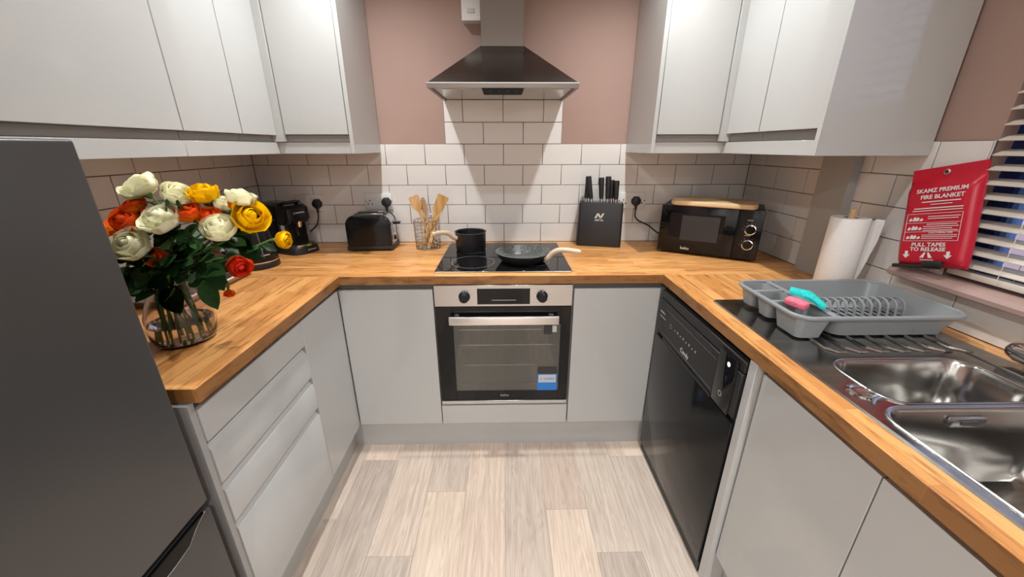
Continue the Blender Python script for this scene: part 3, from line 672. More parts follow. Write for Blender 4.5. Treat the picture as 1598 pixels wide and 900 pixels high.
# ------------------------------------------------------------------ coffee machine
n_ = Vector((math.cos(R(-25)), math.sin(R(-25)), 0))
M = Matrix.Translation((-1.125, -.165, WT)) @ Matrix.Rotation(R(-25), 4, 'Z')     # local +x is its front
t = thing('coffee_machine', 'black pod coffee machine in the left back corner', 'coffee machine', None, M=M)
part('base', MB().loops([rrect(-.13, .145, -.078, .078, .05, z, 6) for z in (0, .004)] + [rrect(-.13, .142, -.075, .075, .05, .034, 6), rrect(-.128, .135, -.07, .07, .045, .04, 6)]), m_blackm, t)
part('rear_body', MB().loops([rrect(-.155, .045, -.082, .075, .03, .03, 5), rrect(-.155, .045, -.082, .075, .03, .225, 5), rrect(-.15, .045, -.077, .07, .03, .240, 5), rrect(-.13, .03, -.06, .055, .025, .245, 5)]), m_black, t)
part('brew_head', MB().loops([rrect(0, .10, -.066, .066, .03, .15, 5), rrect(0, .118, -.07, .07, .035, .17, 5), rrect(0, .112, -.07, .07, .035, .225, 5), rrect(0, .095, -.06, .06, .03, .240, 5)]), m_black, t)
part('column', MB().loops([rrect(.0, .078, -.064, .064, .02, .035, 4), rrect(.0, .075, -.064, .064, .02, .16, 4)]), m_black, t)
part('nozzle', MB().lathe([(.009, 0), (.012, .01), (.014, .03)], (.096, 0, .130), 18), m_chrome, t)
part('nozzle_slot', box(.077, .080, -.005, .005, .085, .13), m_chrome, t)
part('drip_tray', MB().loops([rrect(.05, .135, -.06, .06, .03, .040, 5), rrect(.05, .135, -.06, .06, .03, .047, 5)]), m_steel, t)
part('status_light', box(.136, .144, -.012, .012, .038, .045, r=.001), m_green, t)
part('rating_label', box(.046, .072, -.0652, -.0638, .095, .145), m_label, t)
part('pod_lever', MB().tube([(.03, -.045, .24), (.07, -.04, .252), (.095, 0, .256), (.07, .04, .252), (.03, .045, .24)], .007, 10), m_black, t)
part('brand_mark', MB().box(.114, .1172, -.022, .026, .2005, .2065), m_silver, t); part('brand_ring', MB().disc((.1176, -.031, .2035), .0055, (1, 0, 0), 18, .004), m_silver, t)
part('brand_mark', MB().box(.141, .1446, .0, .036, .016, .021), m_silver, t); part('brand_ring', MB().disc((.1449, -.008, .0185), .006, (1, 0, 0), 18, .003), m_silver, t)

# ------------------------------------------------------------------ kettle and tray
t = thing('electric_kettle', 'black electric kettle half hidden behind the roses', 'kettle', (-1.125, -.45, WT))
c0 = (-1.125, -.45, WT)
part('power_base', MB().lathe([(.086, 0), (.088, .004), (.086, .022), (.080, .026)], c0, 40), m_blackm, t)
part('jug', MB().lathe([(.083, .030), (.084, .036), (.080, .09), (.068, .17), (.060, .200), (.056, .204)], c0, 40), m_black, t)
part('steel_band', MB().lathe([(.0815, .026), (.0855, .027), (.0855, .032), (.083, .033)], c0, 40, False, False), m_chrome, t)
ld = part('lid', MB().lathe([(.056, .203), (.052, .212), (.02, .218)], c0, 32), m_black, t)
part('lid_knob', MB().lathe([(.010, .217), (.013, .23), (.008, .236)], c0, 18), m_black, ld)
part('handle', MB().tube(bez([(-1.165, -.475, WT + .205), (-1.215, -.505, WT + .215), (-1.24, -.52, WT + .17), (-1.225, -.51, WT + .09), (-1.195, -.495, WT + .06)]), .011, 10), m_blackm, t)
part('spout', MB().loops([[(-1.08, -.43, WT + .17), (-1.075, -.415, WT + .17), (-1.085, -.40, WT + .17)], [(-1.045, -.425, WT + .203), (-1.03, -.405, WT + .205), (-1.055, -.39, WT + .203)]]), m_black, t)
part('gauge_line', MB().tube([(-1.058, -.503, WT + .05), (-1.072, -.493, WT + .16)], .0022, 6), m_chrome, t)
kr = Vector((.56, .83, 0)).normalized(); kn = kr.cross(Vector((0, 0, 1)))
kp = Vector(c0) + kn * .0835 + Vector((0, 0, .062))
part('brand_ring', MB().disc(kp - kr * .016, .005, kn, 18, .0035), m_silver, t)
part('brand_mark', MB().loops([[kp + kr * a + Vector((0, 0, b)) for a, b in ((-.008, -.0022), (.02, -.0022), (.02, .0022), (-.008, .0022))], [kp + kn * .0006 + kr * a + Vector((0, 0, b)) for a, b in ((-.008, -.0022), (.02, -.0022), (.02, .0022), (-.008, .0022))]]), m_silver, t)
t = thing('baking_tray', 'dark oblong tray with white rim lying behind the vase', 'tray', (-1.17, -.74, WT))
part('pan', MB().loops([rrect(-1.275, -1.085, -.935, -.575, .02, WT + .0003), rrect(-1.287, -1.073, -.947, -.563, .025, WT + .026), rrect(-1.281, -1.079, -.941, -.569, .022, WT + .026), rrect(-1.27, -1.09, -.93, -.58, .018, WT + .004)]), m_steeld, t)
part('rim', MB().tube(rrect(-1.287, -1.073, -.947, -.563, .025, WT + .0265), .0035, 6, True), m_white, t)

# ------------------------------------------------------------------ utensil basket and utensils
bx, by = -.413, -.125
t = thing('utensil_basket', 'chrome wire utensil basket next to the toaster', 'utensil holder', (bx, by, WT))
for z, r in ((.004, .064), (.035, .065), (.07, .066), (.11, .067), (.148, .068)):
    part('ring', MB().tube([(bx + r * math.cos(2 * math.pi * k / 32), by + r * math.sin(2 * math.pi * k / 32), WT + z) for k in range(32)], .0022 if z in (.004, .148) else .0012, 6, True), m_wire, t)
for k in range(20):
    a = 2 * math.pi * k / 20
    part('upright_wire', MB().tube([(bx + .064 * math.cos(a), by + .064 * math.sin(a), WT + .003), (bx + .068 * math.cos(a), by + .068 * math.sin(a), WT + .148)], .0012, 5), m_wire, t)
part('floor_plate', MB().lathe([(.064, .001), (.064, .003)], (bx, by, WT), 32), m_wire, t)
GU = 'utensils in the wire basket'
def flatpart(name, pts, thick, m, parent, M_):
    return part(name, MB().prism(pts, lambda u, v, a: tuple(M_ @ Vector((u, a, v))), -thick / 2, thick / 2), m, parent)
def frame(p0, p1, twist=0):
    z = (Vector(p1) - Vector(p0)).normalized(); x = Vector((1, 0, 0)); x = (x - z * x.dot(z)).normalized(); y = z.cross(x)
    return Matrix.Translation(p0) @ Matrix(((x.x, y.x, z.x, 0), (x.y, y.y, z.y, 0), (x.z, y.z, z.z, 0), (0, 0, 0, 1))) @ Matrix.Rotation(twist, 4, 'Z')
def spatula(p0, p1, lab, slots, hw=.006, bw=.027, bl=.085, tw_=0, nm='wooden_spatula'):
    t = thing(nm, lab, 'utensil', p0, GU); L = (Vector(p1) - Vector(p0)).length; M_ = frame(p0, p1, tw_)
    flatpart('handle', [(-hw, 0), (hw, 0), (hw, L - bl + .01), (-hw, L - bl + .01)], .007, m_bamboo, t, M_)
    if slots:
        xs = [-bw, -.0165, -.0125, -.002, .002, .0125, .0165, bw]
        f = lambda x, z0, z1: None
        for i in range(0, 8, 2): flatpart('blade_slat', [(xs[i], L - bl + .03), (xs[i + 1], L - bl + .03), (xs[i + 1], L - .012), (xs[i], L - .012)], .005, m_bamboo, t, M_)
        flatpart('blade_tip', [(-bw, L - .012), (bw, L - .012), (bw * .8, L), (-bw * .9, L - .002)], .005, m_bamboo, t, M_)
        flatpart('blade_neck', [(-hw, L - bl), (hw, L - bl), (bw, L - bl + .03), (-bw, L - bl + .03)], .005, m_bamboo, t, M_)
    else:
        flatpart('blade', [(-hw, L - bl), (hw, L - bl), (bw * .85, L - bl + .03), (bw, L - .006), (bw * .9, L), (-bw * .9, L), (-bw, L - .006), (-bw * .85, L - bl + .03)], .005, m_bamboo, t, M_)
    return t
spatula((-.385, -.135, WT + .006), (-.474, -.120, WT + .272), 'slotted bamboo turner leaning left in the basket', True)
spatula((-.375, -.115, WT + .006), (-.437, -.100, WT + .245), 'narrow bamboo spoon behind the slotted turner', False, .005, .016, .07)
spatula((-.450, -.150, WT + .006), (-.316, -.120, WT + .272), 'broad bamboo spatula leaning right in the basket', False, .007, .03, .11, R(20))
spatula((-.405, -.165, WT + .006), (-.355, -.095, WT + .175), 'short pale wooden utensil at the front of the basket', False, .009, .012, .05)
t = thing('whisk', 'small steel balloon whisk in the basket', 'utensil', (-.42, -.11, WT + .006), GU)
part('grip', MB().cyl((-.42, -.11, WT + .006), (-.425, -.105, WT + .13), .007, 12), m_wire, t)
for k in range(6):
    a = math.pi * k / 6
    part('loop', MB().tube(bez([(-.425, -.105, WT + .13), (-.427 + .022 * math.cos(a), -.104 + .022 * math.sin(a), WT + .20), (-.428, -.103, WT + .262), (-.427 - .022 * math.cos(a), -.104 - .022 * math.sin(a), WT + .20), (-.425, -.105, WT + .13)], 6), .0009, 5), m_chrome, t)
t = thing('ladle', 'steel ladle handle standing behind the whisk', 'utensil', (-.39, -.09, WT + .006), GU)
part('shaft', MB().tube([(-.39, -.09, WT + .03), (-.393, -.09, WT + .15), (-.398, -.09, WT + .225)], [.004, .006, .011], 10, flat=.5), m_chrome, t)
part('bowl', MB().sphere((-.39, -.095, WT + .030), .026, (1, 1, .8), 16), m_chrome, t)

# ------------------------------------------------------------------ saucepan, frying pan
HZ = .9150
def lathe_thing(t, name, prof, c, m): return part(name, MB().lathe(prof, c, 48), m, t)
c0 = (-.178, -.20, HZ)
t = thing('saucepan', 'small black saucepan with beige handle on the hob', 'saucepan', c0)
part('pan', MB().lathe([(.068, 0), (.074, .003), (.0765, .01), (.078, .092), (.0815, .095), (.0800, .0965), (.0745, .093), (.073, .012), (.068, .006)], c0, 48), m_pan, t)
part('rim', MB().tube([(c0[0] + .0808 * math.cos(2 * math.pi * k / 40), c0[1] + .0808 * math.sin(2 * math.pi * k / 40), HZ + .0955) for k in range(40)], .0013, 6, True), m_stone, t)
dv = Vector((-.86, -.5, 0)).normalized(); q = Vector(c0)
hd = part('handle', MB().tube(bez([q + dv * .078 + Vector((0, 0, .068)), q + dv * .098 + Vector((0, 0, .078)), q + dv * .125 + Vector((0, 0, .100)), q + dv * .165 + Vector((0, 0, .106)), q + dv * .205 + Vector((0, 0, .104))], 6), [.013] * 5 + [.012] * 12 + [.0115] * 7 + [.006], 12), m_beige, t)
part('hanging_hole', MB().cyl(tuple(q + dv * .19 + Vector((0, 0, .112))), tuple(q + dv * .19 + Vector((0, 0, .118))), .004, 12), m_blackm, hd)
c0 = (.082, -.413, HZ)
t = thing('frying_pan', 'black stone-coated frying pan with beige handle on the hob', 'frying pan', c0)
part('pan', MB().lathe([(.090, 0), (.097, .003), (.112, .020), (.126, .042), (.129, .046)], c0, 56, True, False), m_pan, t)
part('coating', MB().lathe([(.1285, .0462), (.126, .0455), (.123, .043), (.109, .021), (.094, .006), (.03, .0045), (.001, .0045)], c0, 56, False, True), m_stone, t)
dv = Vector((.847, -.532, 0)); q = Vector(c0)
hd = part('handle', MB().tube(bez([q + dv * .120 + Vector((0, 0, .026)), q + dv * .135 + Vector((0, 0, .036)), q + dv * .16 + Vector((0, 0, .062)), q + dv * .20 + Vector((0, 0, .078)), q + dv * .285 + Vector((0, 0, .080))], 6), [.014] * 6 + [.0125] * 11 + [.011] * 7 + [.006], 12), m_beige, t)
for a in (-.12, .12):
    v = Matrix.Rotation(a, 3, 'Z') @ dv
    part('rivet', MB().sphere(q + v * .117 + Vector((0, 0, .034)), .004, seg=10), m_chrome, t)

# ------------------------------------------------------------------ paper towel
cx, cy = 1.222, -.812
t = thing('towel_holder', 'wooden kitchen roll holder standing on the right worktop', 'roll holder', (cx, cy, WT))
part('base', MB().lathe([(.068, 0), (.07, .003), (.068, .012)], (cx, cy, WT), 36), m_board, t)
part('post', MB().lathe([(.010, .012), (.010, .298), (.007, .302)], (cx, cy, WT), 18), m_board, t)
t = thing('kitchen_roll', 'white kitchen paper roll with a loose sheet by the window', 'paper roll', (cx, cy, WT + .013))
part('roll', MB().loops([[(cx + r * math.cos(2 * math.pi * k / 40), cy + r * math.sin(2 * math.pi * k / 40), WT + z) for k in range(40)] for r, z in ((.022, .013), (.056, .013), (.0575, .016), (.0575, .270), (.056, .273), (.022, .273))], closed=True), m_paper, t)
part('core', MB().loops([[(cx + r * math.cos(2 * math.pi * k / 28), cy + r * math.sin(2 * math.pi * k / 28), WT + z) for k in range(28)] for r, z in ((.0205, .0135), (.0218, .0135), (.0218, .2725), (.0205, .2725))], closed=True), m_card, t)
L = []
for z, ln in ((.272, 1.0), (.20, .93), (.12, .62), (.05, .28), (.016, .1)):
    arc = [(cx + .058 * math.cos(R(a)), cy + .058 * math.sin(R(a))) for a in (-60, -40, -22)]
    e = [(cx + .058 * math.cos(R(-22)) + ln * s_ * .020, cy + .058 * math.sin(R(-22)) - ln * s_ * .030) for s_ in (.35, .7, 1)]
    ln_ = arc + e
    L.append([(x, y, WT + z) for x, y in ln_] + [(x + .0012, y + .0008, WT + z) for x, y in reversed(ln_)])
part('loose_sheet', MB().loops(L), m_paper, t)

# ------------------------------------------------------------------ dish rack, sponges
t = thing('dish_rack', 'grey plastic dish drainer with cutlery cups on the sink drainer', 'dish rack', (1.02, -1.08, .916))
DZ_, DT = .918, .983
def tub(x0, x1, y0, y1, tap, r, zt, zb, th=.0028):
    return MB().loops([rrect(x0 + tap, x1 - tap, y0 + tap, y1 - tap, r, zb), rrect(x0, x1, y0, y1, r + .006, zt), rrect(x0 + th, x1 - th, y0 + th, y1 - th, r + .004, zt), rrect(x0 + tap + th, x1 - tap - th, y0 + tap + th, y1 - tap - th, r - .002, zb + th)], True, True)
part('tray', tub(.895, 1.258, -1.218, -.928, .022, .028, DT, DZ_), m_rack, t)
for y0, y1, zb in ((-1.012, -.935, DZ_ + .006), (-1.098, -1.020, DZ_ + .003), (-1.222, -1.106, DZ_)):
    part('cutlery_cup', tub(.792, .888, y0, y1, .013, .014, DT, zb), m_rack, t)
rim_pts = rrect(.786, 1.262, -1.226, -.923, .045, DT, 8)
part('rim', MB().tube(rim_pts, .0065, 10, True), m_rack, t)
part('rim_bridge', MB().box(.884, .900, -1.22, -.93, DT - .002, DT + .004, r=.002), m_rack, t)
for y in (-1.016, -1.102): part('rim_bridge', MB().box(.792, .888, y - .005, y + .005, DT - .002, DT + .004, r=.002), m_rack, t)
for i in range(12):
    x = .935 + i * .0255; y0, y1 = -1.092, -1.038
    part('plate_divider', MB().tube([(x, y0 - .004, DZ_ + .003)] + [(x, (y0 + y1) / 2 + .027 * math.cos(R(a)), DZ_ + .034 + .024 * math.sin(R(a))) for a in range(180, -1, -20)] + [(x, y1 + .004, DZ_ + .003)], .0034, 8), m_rack, t)
    part('drain_slot', MB().box(x + .007, x + .018, -1.12, -1.01, DZ_ + .0026, DZ_ + .0034), m_blackm, t)
for x, y in ((.93, -1.17), (1.21, -1.17), (.93, -.97), (1.21, -.97)): part('foot', MB().lathe([(.006, -.0025), (.008, .002)], (x, y, DZ_), 10), m_rack, t)
Ms = Matrix.Translation((.828, -1.148, DT + .003)) @ Matrix.Rotation(R(-62), 4, 'Z') @ Matrix.Rotation(R(6), 4, 'Y')
me = MB().box(-.028, .028, -.016, .016, 0, .022, r=.007, seg=3).mesh('sponge', None, Ms @ Matrix.Translation((0, 0, 0))); me.materials.append(m_pinksp)
o = link(bpy.data.objects.new('sponge', me)); o['label'] = 'pink sponge resting on the cutlery cup of the dish rack'; o['category'] = 'sponge'
tl = MB(); Lp = []
for i in range(9):
    s_ = i / 8; a = s_ * 1.25; zc = .028 - .030 * max(0, s_ - .45) ** 1.2 * 1.6
    px, py = .838 + s_ * .052, -1.102 - s_ * .075
    hw = .021 + .004 * math.sin(i * 2.1)
    Lp.append([(px + .66 * u * hw * 1.0, py + .75 * u * hw, DT + zc + v) for u, v in ((-1, .002), (-1.02, .010), (-.6, .016 + .003 * math.sin(i)), (0, .019), (.6, .016 - .003 * math.sin(i)), (1.02, .010), (1, .002), (0, 0))])
tl.loops(Lp); me = tl.mesh('cleaning_cloth', None, None, 60); me.materials.append(m_teal)
o = link(bpy.data.objects.new('cleaning_cloth', me)); o['label'] = 'folded teal scouring cloth beside the pink sponge on the dish rack'; o['category'] = 'cloth'

# ------------------------------------------------------------------ fire blanket
yw, tl_, ln_ = R(6.4), R(13.4), R(-5.7)
rv = Vector((math.sin(yw), -math.cos(yw), 0)); nv = rv.cross(Vector((0, 0, 1)))
ex = rv * math.cos(tl_) + Vector((0, 0, math.sin(tl_))); uz = -rv * math.sin(tl_) + Vector((0, 0, math.cos(tl_)))
ez = uz * math.cos(ln_) + nv * math.sin(ln_); ey = ez.cross(ex)
cb = Vector((1.2965, -1.0231, 1.2173)) - ez * .150
M = Matrix(((ex.x, ey.x, ez.x, cb.x), (ex.y, ey.y, ez.y, cb.y), (ex.z, ey.z, ez.z, cb.z), (0, 0, 0, 1)))
t = thing('fire_blanket', 'red hanging fire blanket pouch with white print above the sill', 'fire blanket', None, M=M)
FW, FH = .176, .300
def depth(a, b):
    ea = max(0, 1 - abs(a) / (FW / 2)); eb = max(0, min(b / .02, (FH - .045 - b) / .02, 1)); k = min(1, ea / .16)
    return .003 + .021 * math.sqrt(max(0, k)) * math.sqrt(max(0, eb))
mb = MB(); NA, NB = 20, 26
def side(sg):
    V = []
    for j in range(NB + 1):
        b = FH * j / NB
        row = []
        for i in range(NA + 1):
            a = -FW / 2 + FW * i / NA
            wob = .0015 * math.sin(a * 60 + b * 40) if sg < 0 else 0
            shrink = 1 - .04 * max(0, .06 - b) / .06
            row.append(mb.bm.verts.new((a * shrink, sg * (depth(a, b) if sg < 0 else .004) + (wob if b < FH - .06 else 0) * .5, b)))
        V.append(row)
    for j in range(NB):
        for i in range(NA):
            q_ = (V[j][i], V[j][i + 1], V[j + 1][i + 1], V[j + 1][i]); mb.bm.faces.new(q_ if sg < 0 else tuple(reversed(q_)))
    return V
Vf, Vb = side(-1), side(1)
for j in range(NB):
    mb.bm.faces.new((Vf[j][0], Vf[j + 1][0], Vb[j + 1][0], Vb[j][0])); mb.bm.faces.new((Vf[j][NA], Vb[j][NA], Vb[j + 1][NA], Vf[j + 1][NA]))
for i in range(NA):
    mb.bm.faces.new((Vf[0][i], Vb[0][i], Vb[0][i + 1], Vf[0][i + 1])); mb.bm.faces.new((Vf[NB][i], Vf[NB][i + 1], Vb[NB][i + 1], Vb[NB][i]))
po = part('pouch', mb, m_red, t, 60)
part('eyelet', MB().lathe([(.0045, -.001), (.0085, -.001), (.0085, .0025), (.0045, .0035)], (0, 0, 0), 20, False, False), m_steel, t, M=Matrix.Translation((.0, -.0035, FH - .018)) @ Matrix.Rotation(R(90), 4, 'X'))
part('pull_tape', MB().box(-.088, .030, -.026, -.004, -.004, .008, r=.003, seg=2).box(-.004, .045, -.034, -.020, .002, .020, r=.005, seg=2), m_blackm, t)
yp = -.0258
def ft(body, size, a, b, bold=0, sx=1): return text('print', body, size, m_print, po, (a, yp, b), (1, 0, 0), (0, 0, 1), bold=bold, sx=sx)
ft('SKAMZ PREMIUM', .0165, .008, .228, .0004, .98); ft('FIRE BLANKET', .0165, .012, .209, .0004, 1.0)
ft('CLOTHING FIRE', .008, .025, .103, .0001); ft('PULL TAPES', .0155, .0, .067, .0004, 1.05); ft('TO RELEASE', .0155, .0, .053, .0004, 1.05)
def pbar(a0, a1, b, h=.0016): part('print_line', MB().box(a0, a1, yp - .0003, yp + .0003, b - h / 2, b + h / 2), m_print, po)
for a0, a1, b, h in ((-.035, .058, .195, .003), (-.012, .04, .187, .002), (-.052, .066, .176, .003), (-.055, .066, .169, .0022),
                     (-.012, .064, .151, .002), (-.012, .06, .145, .002), (-.012, .06, .128, .002), (-.02, .064, .122, .002), (-.02, .05, .116, .002), (-.02, .064, .110, .002),
                     (-.02, .064, .096, .0016), (-.02, .064, .091, .0016), (-.02, .055, .086, .0016), (-.014, .02, .022, .002)): pbar(a0, a1, b, h)
for b in (.160, .133, .106, .079): pbar(-.066, .068, b, .0011)
for a in (-.066, .068): part('print_line', MB().box(a - .0005, a + .0005, yp - .0003, yp + .0003, .079, .160), m_print, po)
for b0 in (.138, .111, .084):       # small picture panels
    pic = MB()
    for k, (a, h_) in enumerate(((-.056, .010), (-.046, .014), (-.038, .013), (-.028, .009))):
        pic.prism([(a - .004, b0), (a + .003, b0 + .001), (a + .005, b0 + h_ * .6), (a + .001, b0 + h_), (a - .003, b0 + h_ * .7)], lambda u, v, a_: (u, yp + a_, v), -.0003, .0003)
    part('print_picture', pic, m_print, po)
for a in (-.052, .052):
    part('print_arrow', MB().prism([(a - .004, .048), (a + .004, .048), (a + .004, .037), (a + .010, .037), (a, .026), (a - .010, .037), (a - .004, .037)], lambda u, v, q_: (u, yp + q_, v), -.0003, .0003), m_print, po)
part('print_picture', MB().prism([(-.016, .028), (-.006, .044), (-.002, .044), (-.006, .028)], lambda u, v, q_: (u, yp + q_, v), -.0003, .0003).prism([(.016, .028), (.006, .044), (.002, .044), (.006, .028)], lambda u, v, q_: (u, yp + q_, v), -.0003, .0003), m_print, po)

# ------------------------------------------------------------------ venetian blind
t = thing('venetian_blind', 'cream slatted venetian blind hanging in front of the window', 'blind', (1.335, -1.68, 1.06))
sm = MB().prism([(-.024, -.0012), (0, .0012), (.024, -.0012), (.024, .0014), (0, .0038), (-.024, .0014)], lambda u, v, a: (u, a, v), -.605, .605).mesh('slat'); sm.materials.append(m_slat)
z = 1.100
while z < 2.04:
    o = link(bpy.data.objects.new('slat', sm), t); o.location = (0, 0, z - 1.06); o.rotation_euler = (0, R(-17), 0); z += .0375
part('bottom_rail', box(1.317, 1.349, -2.285, -1.075, 1.062, 1.080, r=.003, seg=2), m_slat, t)
part('head_rail', box(1.314, 1.352, -2.285, -1.075, 2.045, 2.09, r=.002), m_slat, t)
for y in (-1.2, -1.68, -2.16):
    for x in (1.3115, 1.3585): part('ladder_cord', MB().cyl((x, y, 1.07), (x, y, 2.05), .0009, 5), m_slat, t)

# ------------------------------------------------------------------ vase of roses
VC = Vector((-.895, -1.165, WT))
t = thing('glass_vase', 'rounded smoky glass vase of roses on the left worktop', 'vase', VC)
out = [(.058, .0), (.066, .003), (.074, .025), (.078, .055), (.075, .085), (.064, .115), (.053, .14), (.047, .155), (.052, .175)]
inn = [(.0495, .174), (.0445, .155), (.050, .14), (.061, .115), (.072, .085), (.075, .055), (.071, .026), (.060, .008), (.001, .007)]
part('glass', MB().lathe(out + inn, tuple(VC), 40), m_vase, t)
part('water', MB().lathe([(.059, .0085), (.0702, .0265), (.0742, .055), (.0738, .062), (.001, .062)], tuple(VC), 40, True, True), m_water, t)

def petal_mesh(name, prof, half, tip, ruff):
    """one petal: patch of a surface of revolution, unit bloom radius"""
    mb = MB(); NU, NV = 6, 6; V = []
    for j in range(NV + 1):
        v = j / NV; k = v * (len(prof) - 1); i0 = min(int(k), len(prof) - 2); f = k - i0
        r = prof[i0][0] * (1 - f) + prof[i0 + 1][0] * f; z = prof[i0][1] * (1 - f) + prof[i0 + 1][1] * f
        row = []
        for i in range(NU + 1):
            u = -1 + 2 * i / NU; wd = half * (.45 + .55 * math.sin(math.pi * min(1, v * .62 + .08))) 
            a = u * wd; zz = z - tip * u * u * v * v + ruff * math.sin(u * 5) * v * v; rr = r * (1 + .05 * abs(u)) + ruff * .6 * math.cos(u * 7 + 1) * v
            row.append(mb.bm.verts.new((rr * math.cos(a), rr * math.sin(a), zz)))
        V.append(row)
    for j in range(NV):
        for i in range(NU): mb.bm.faces.new((V[j][i], V[j][i + 1], V[j + 1][i + 1], V[j + 1][i]))
    bmesh.ops.solidify(mb.bm, geom=mb.bm.faces[:], thickness=.02)
    return mb.mesh(name, None, None, 80)
PM = {}
def petals(m):
    if m.name not in PM:
        L = [petal_mesh('petal', [(.12, 0), (.34, .2), (.40, .55), (.30, .88), (.15, 1.02)], 1.2, .04, .01),
             petal_mesh('petal', [(.14, 0), (.50, .15), (.60, .50), (.53, .82), (.40, .98)], .95, .06, .015),
             petal_mesh('petal', [(.14, -.02), (.66, .12), (.80, .45), (.77, .75), (.69, .93)], .80, .10, .02),
             petal_mesh('petal', [(.12, -.03), (.78, .08), (.97, .38), (1.0, .66), (1.08, .80)], .72, .15, .03)]
        b = MB().lathe([(.10, -.05), (.25, .05), (.30, .35), (.26, .75), (.16, .96), (.05, 1.0)], (0, 0, 0), 14).mesh('bloom', None, None, 70)
        for q_ in L + [b]: q_.materials.append(m)
        PM[m.name] = (L, b)
    return PM[m.name]
leaf_mb = MB(); LV = []
for j in range(7):
    v = j / 6; wd = .30 * math.sin(math.pi * v ** .8) ** .8 if 0 < v < 1 else 0.004
    LV.append([(v, -wd, .10 * wd + .05 * math.sin(v * 3)), (v, -wd * .5, .02 * wd + .05 * math.sin(v * 3) ), (v, 0, -.05 * wd + .05 * math.sin(v * 3)), (v, wd * .5, .02 * wd + .05 * math.sin(v * 3)), (v, wd, .10 * wd + .05 * math.sin(v * 3))])
VV = [[leaf_mb.bm.verts.new(p) for p in r_] for r_ in LV]
for j in range(6):
    for i in range(4): leaf_mb.bm.faces.new((VV[j][i], VV[j][i + 1], VV[j + 1][i + 1], VV[j + 1][i]))
bmesh.ops.solidify(leaf_mb.bm, geom=leaf_mb.bm.faces[:], thickness=.012)
leaf_me = leaf_mb.mesh('leaf', None, None, 60); leaf_me.materials.append(m_leaf)
def axes(d):
    d = Vector(d).normalized(); x = Vector((0, 0, 1)).cross(d)
    x = x.normalized() if x.length > .05 else Vector((1, 0, 0)); return x, d.cross(x), d
def rose(pos, d, size, m, lab, n=(3, 4, 5, 6), leaves=(), stemmid=None, open_=1.0):
    pos = Vector(pos); x, y, d = axes(d); k = len(R_DONE); R_DONE.append(1)
    a = k * 2.4; foot = VC + Vector((.045 * math.cos(a), .045 * math.sin(a), .015)); neck = VC + Vector((.030 * math.cos(a + .3), .030 * math.sin(a + .3), .155))
    rt_ = thing('rose', lab, 'rose', foot, 'roses in the glass vase')
    base = pos - d * size * .45
    stem = bez([foot, neck, stemmid or (neck + base) / 2 + Vector((0, 0, .012)), base - d * .025, base], 6)
    st_ = part('stem', MB().tube(stem, .0026, 7), m_stem, rt_)
    L, bme = petals(m)
    bl = link(bpy.data.objects.new('bloom', bme), rt_)
    M_ = Matrix(((x.x, y.x, d.x, 0), (x.y, y.y, d.y, 0), (x.z, y.z, d.z, 0), (0, 0, 0, 1)))
    bl.matrix_local = Matrix.Translation(base - foot) @ M_ @ Matrix.Diagonal((size, size, size * 1.25, 1))
    for li, cnt in enumerate(n):
        for q_ in range(cnt):
            p = link(bpy.data.objects.new('petal', L[li]), bl); p.rotation_euler = (random.uniform(-.06, .06), random.uniform(-.05, .05), 2 * math.pi * q_ / cnt + li * .5 + random.uniform(-.15, .15)); p.scale = (open_ if li == 3 else 1,) * 2 + (random.uniform(.92, 1.06),)
    part('calyx', MB().tube([base - d * .012, base - d * .004, base + d * .006], [.003, size * .22, size * .34], 10), m_stem, rt_)
    for q_ in range(5):
        v = x * math.cos(q_ * 1.256) + y * math.sin(q_ * 1.256)
        lf = link(bpy.data.objects.new('sepal', leaf_me), rt_); xx = (v * .75 + d * .65).normalized(); yy = d.cross(v).normalized(); zz = xx.cross(yy)
        lf.matrix_local = Matrix.Translation(base - foot) @ Matrix(((xx.x, yy.x, zz.x, 0), (xx.y, yy.y, zz.y, 0), (xx.z, yy.z, zz.z, 0), (0, 0, 0, 1))) @ Matrix.Diagonal((size * .95, size * .55, size * .9, 1))
    for lv_ in leaves:
        add_leaf(rt_, foot, *lv_)
    return rt_, foot, stem
R_DONE = []
def add_leaf(rt_, foot, pos, dirv, ln, nrm=(0, -.6, .8), wide=1.0):
    xx = Vector(dirv).normalized(); zz = Vector(nrm); zz = (zz - xx * zz.dot(xx)).normalized(); yy = zz.cross(xx)
    lf = link(bpy.data.objects.new('leaf', leaf_me), rt_)
    lf.matrix_local = Matrix.Translation(Vector(pos) - foot) @ Matrix(((xx.x, yy.x, zz.x, 0), (xx.y, yy.y, zz.y, 0), (xx.z, yy.z, zz.z, 0), (0, 0, 0, 1))) @ Matrix.Diagonal((ln, ln * wide, ln, 1))
def rand_leaves(rt_, foot, stem, n):
    for _ in range(n):
        p = stem[random.randint(len(stem) // 3, len(stem) - 5)]; o_ = (p - VC); o_.z = 0
        d = Vector((o_.x * 5 + random.uniform(-.8, .8), o_.y * 5 + random.uniform(-.9, .5), random.uniform(-.7, .5)))
        add_leaf(rt_, foot, p, d, random.uniform(.038, .058), (random.uniform(-.4, .4), -.5, .8), random.uniform(.9, 1.15))
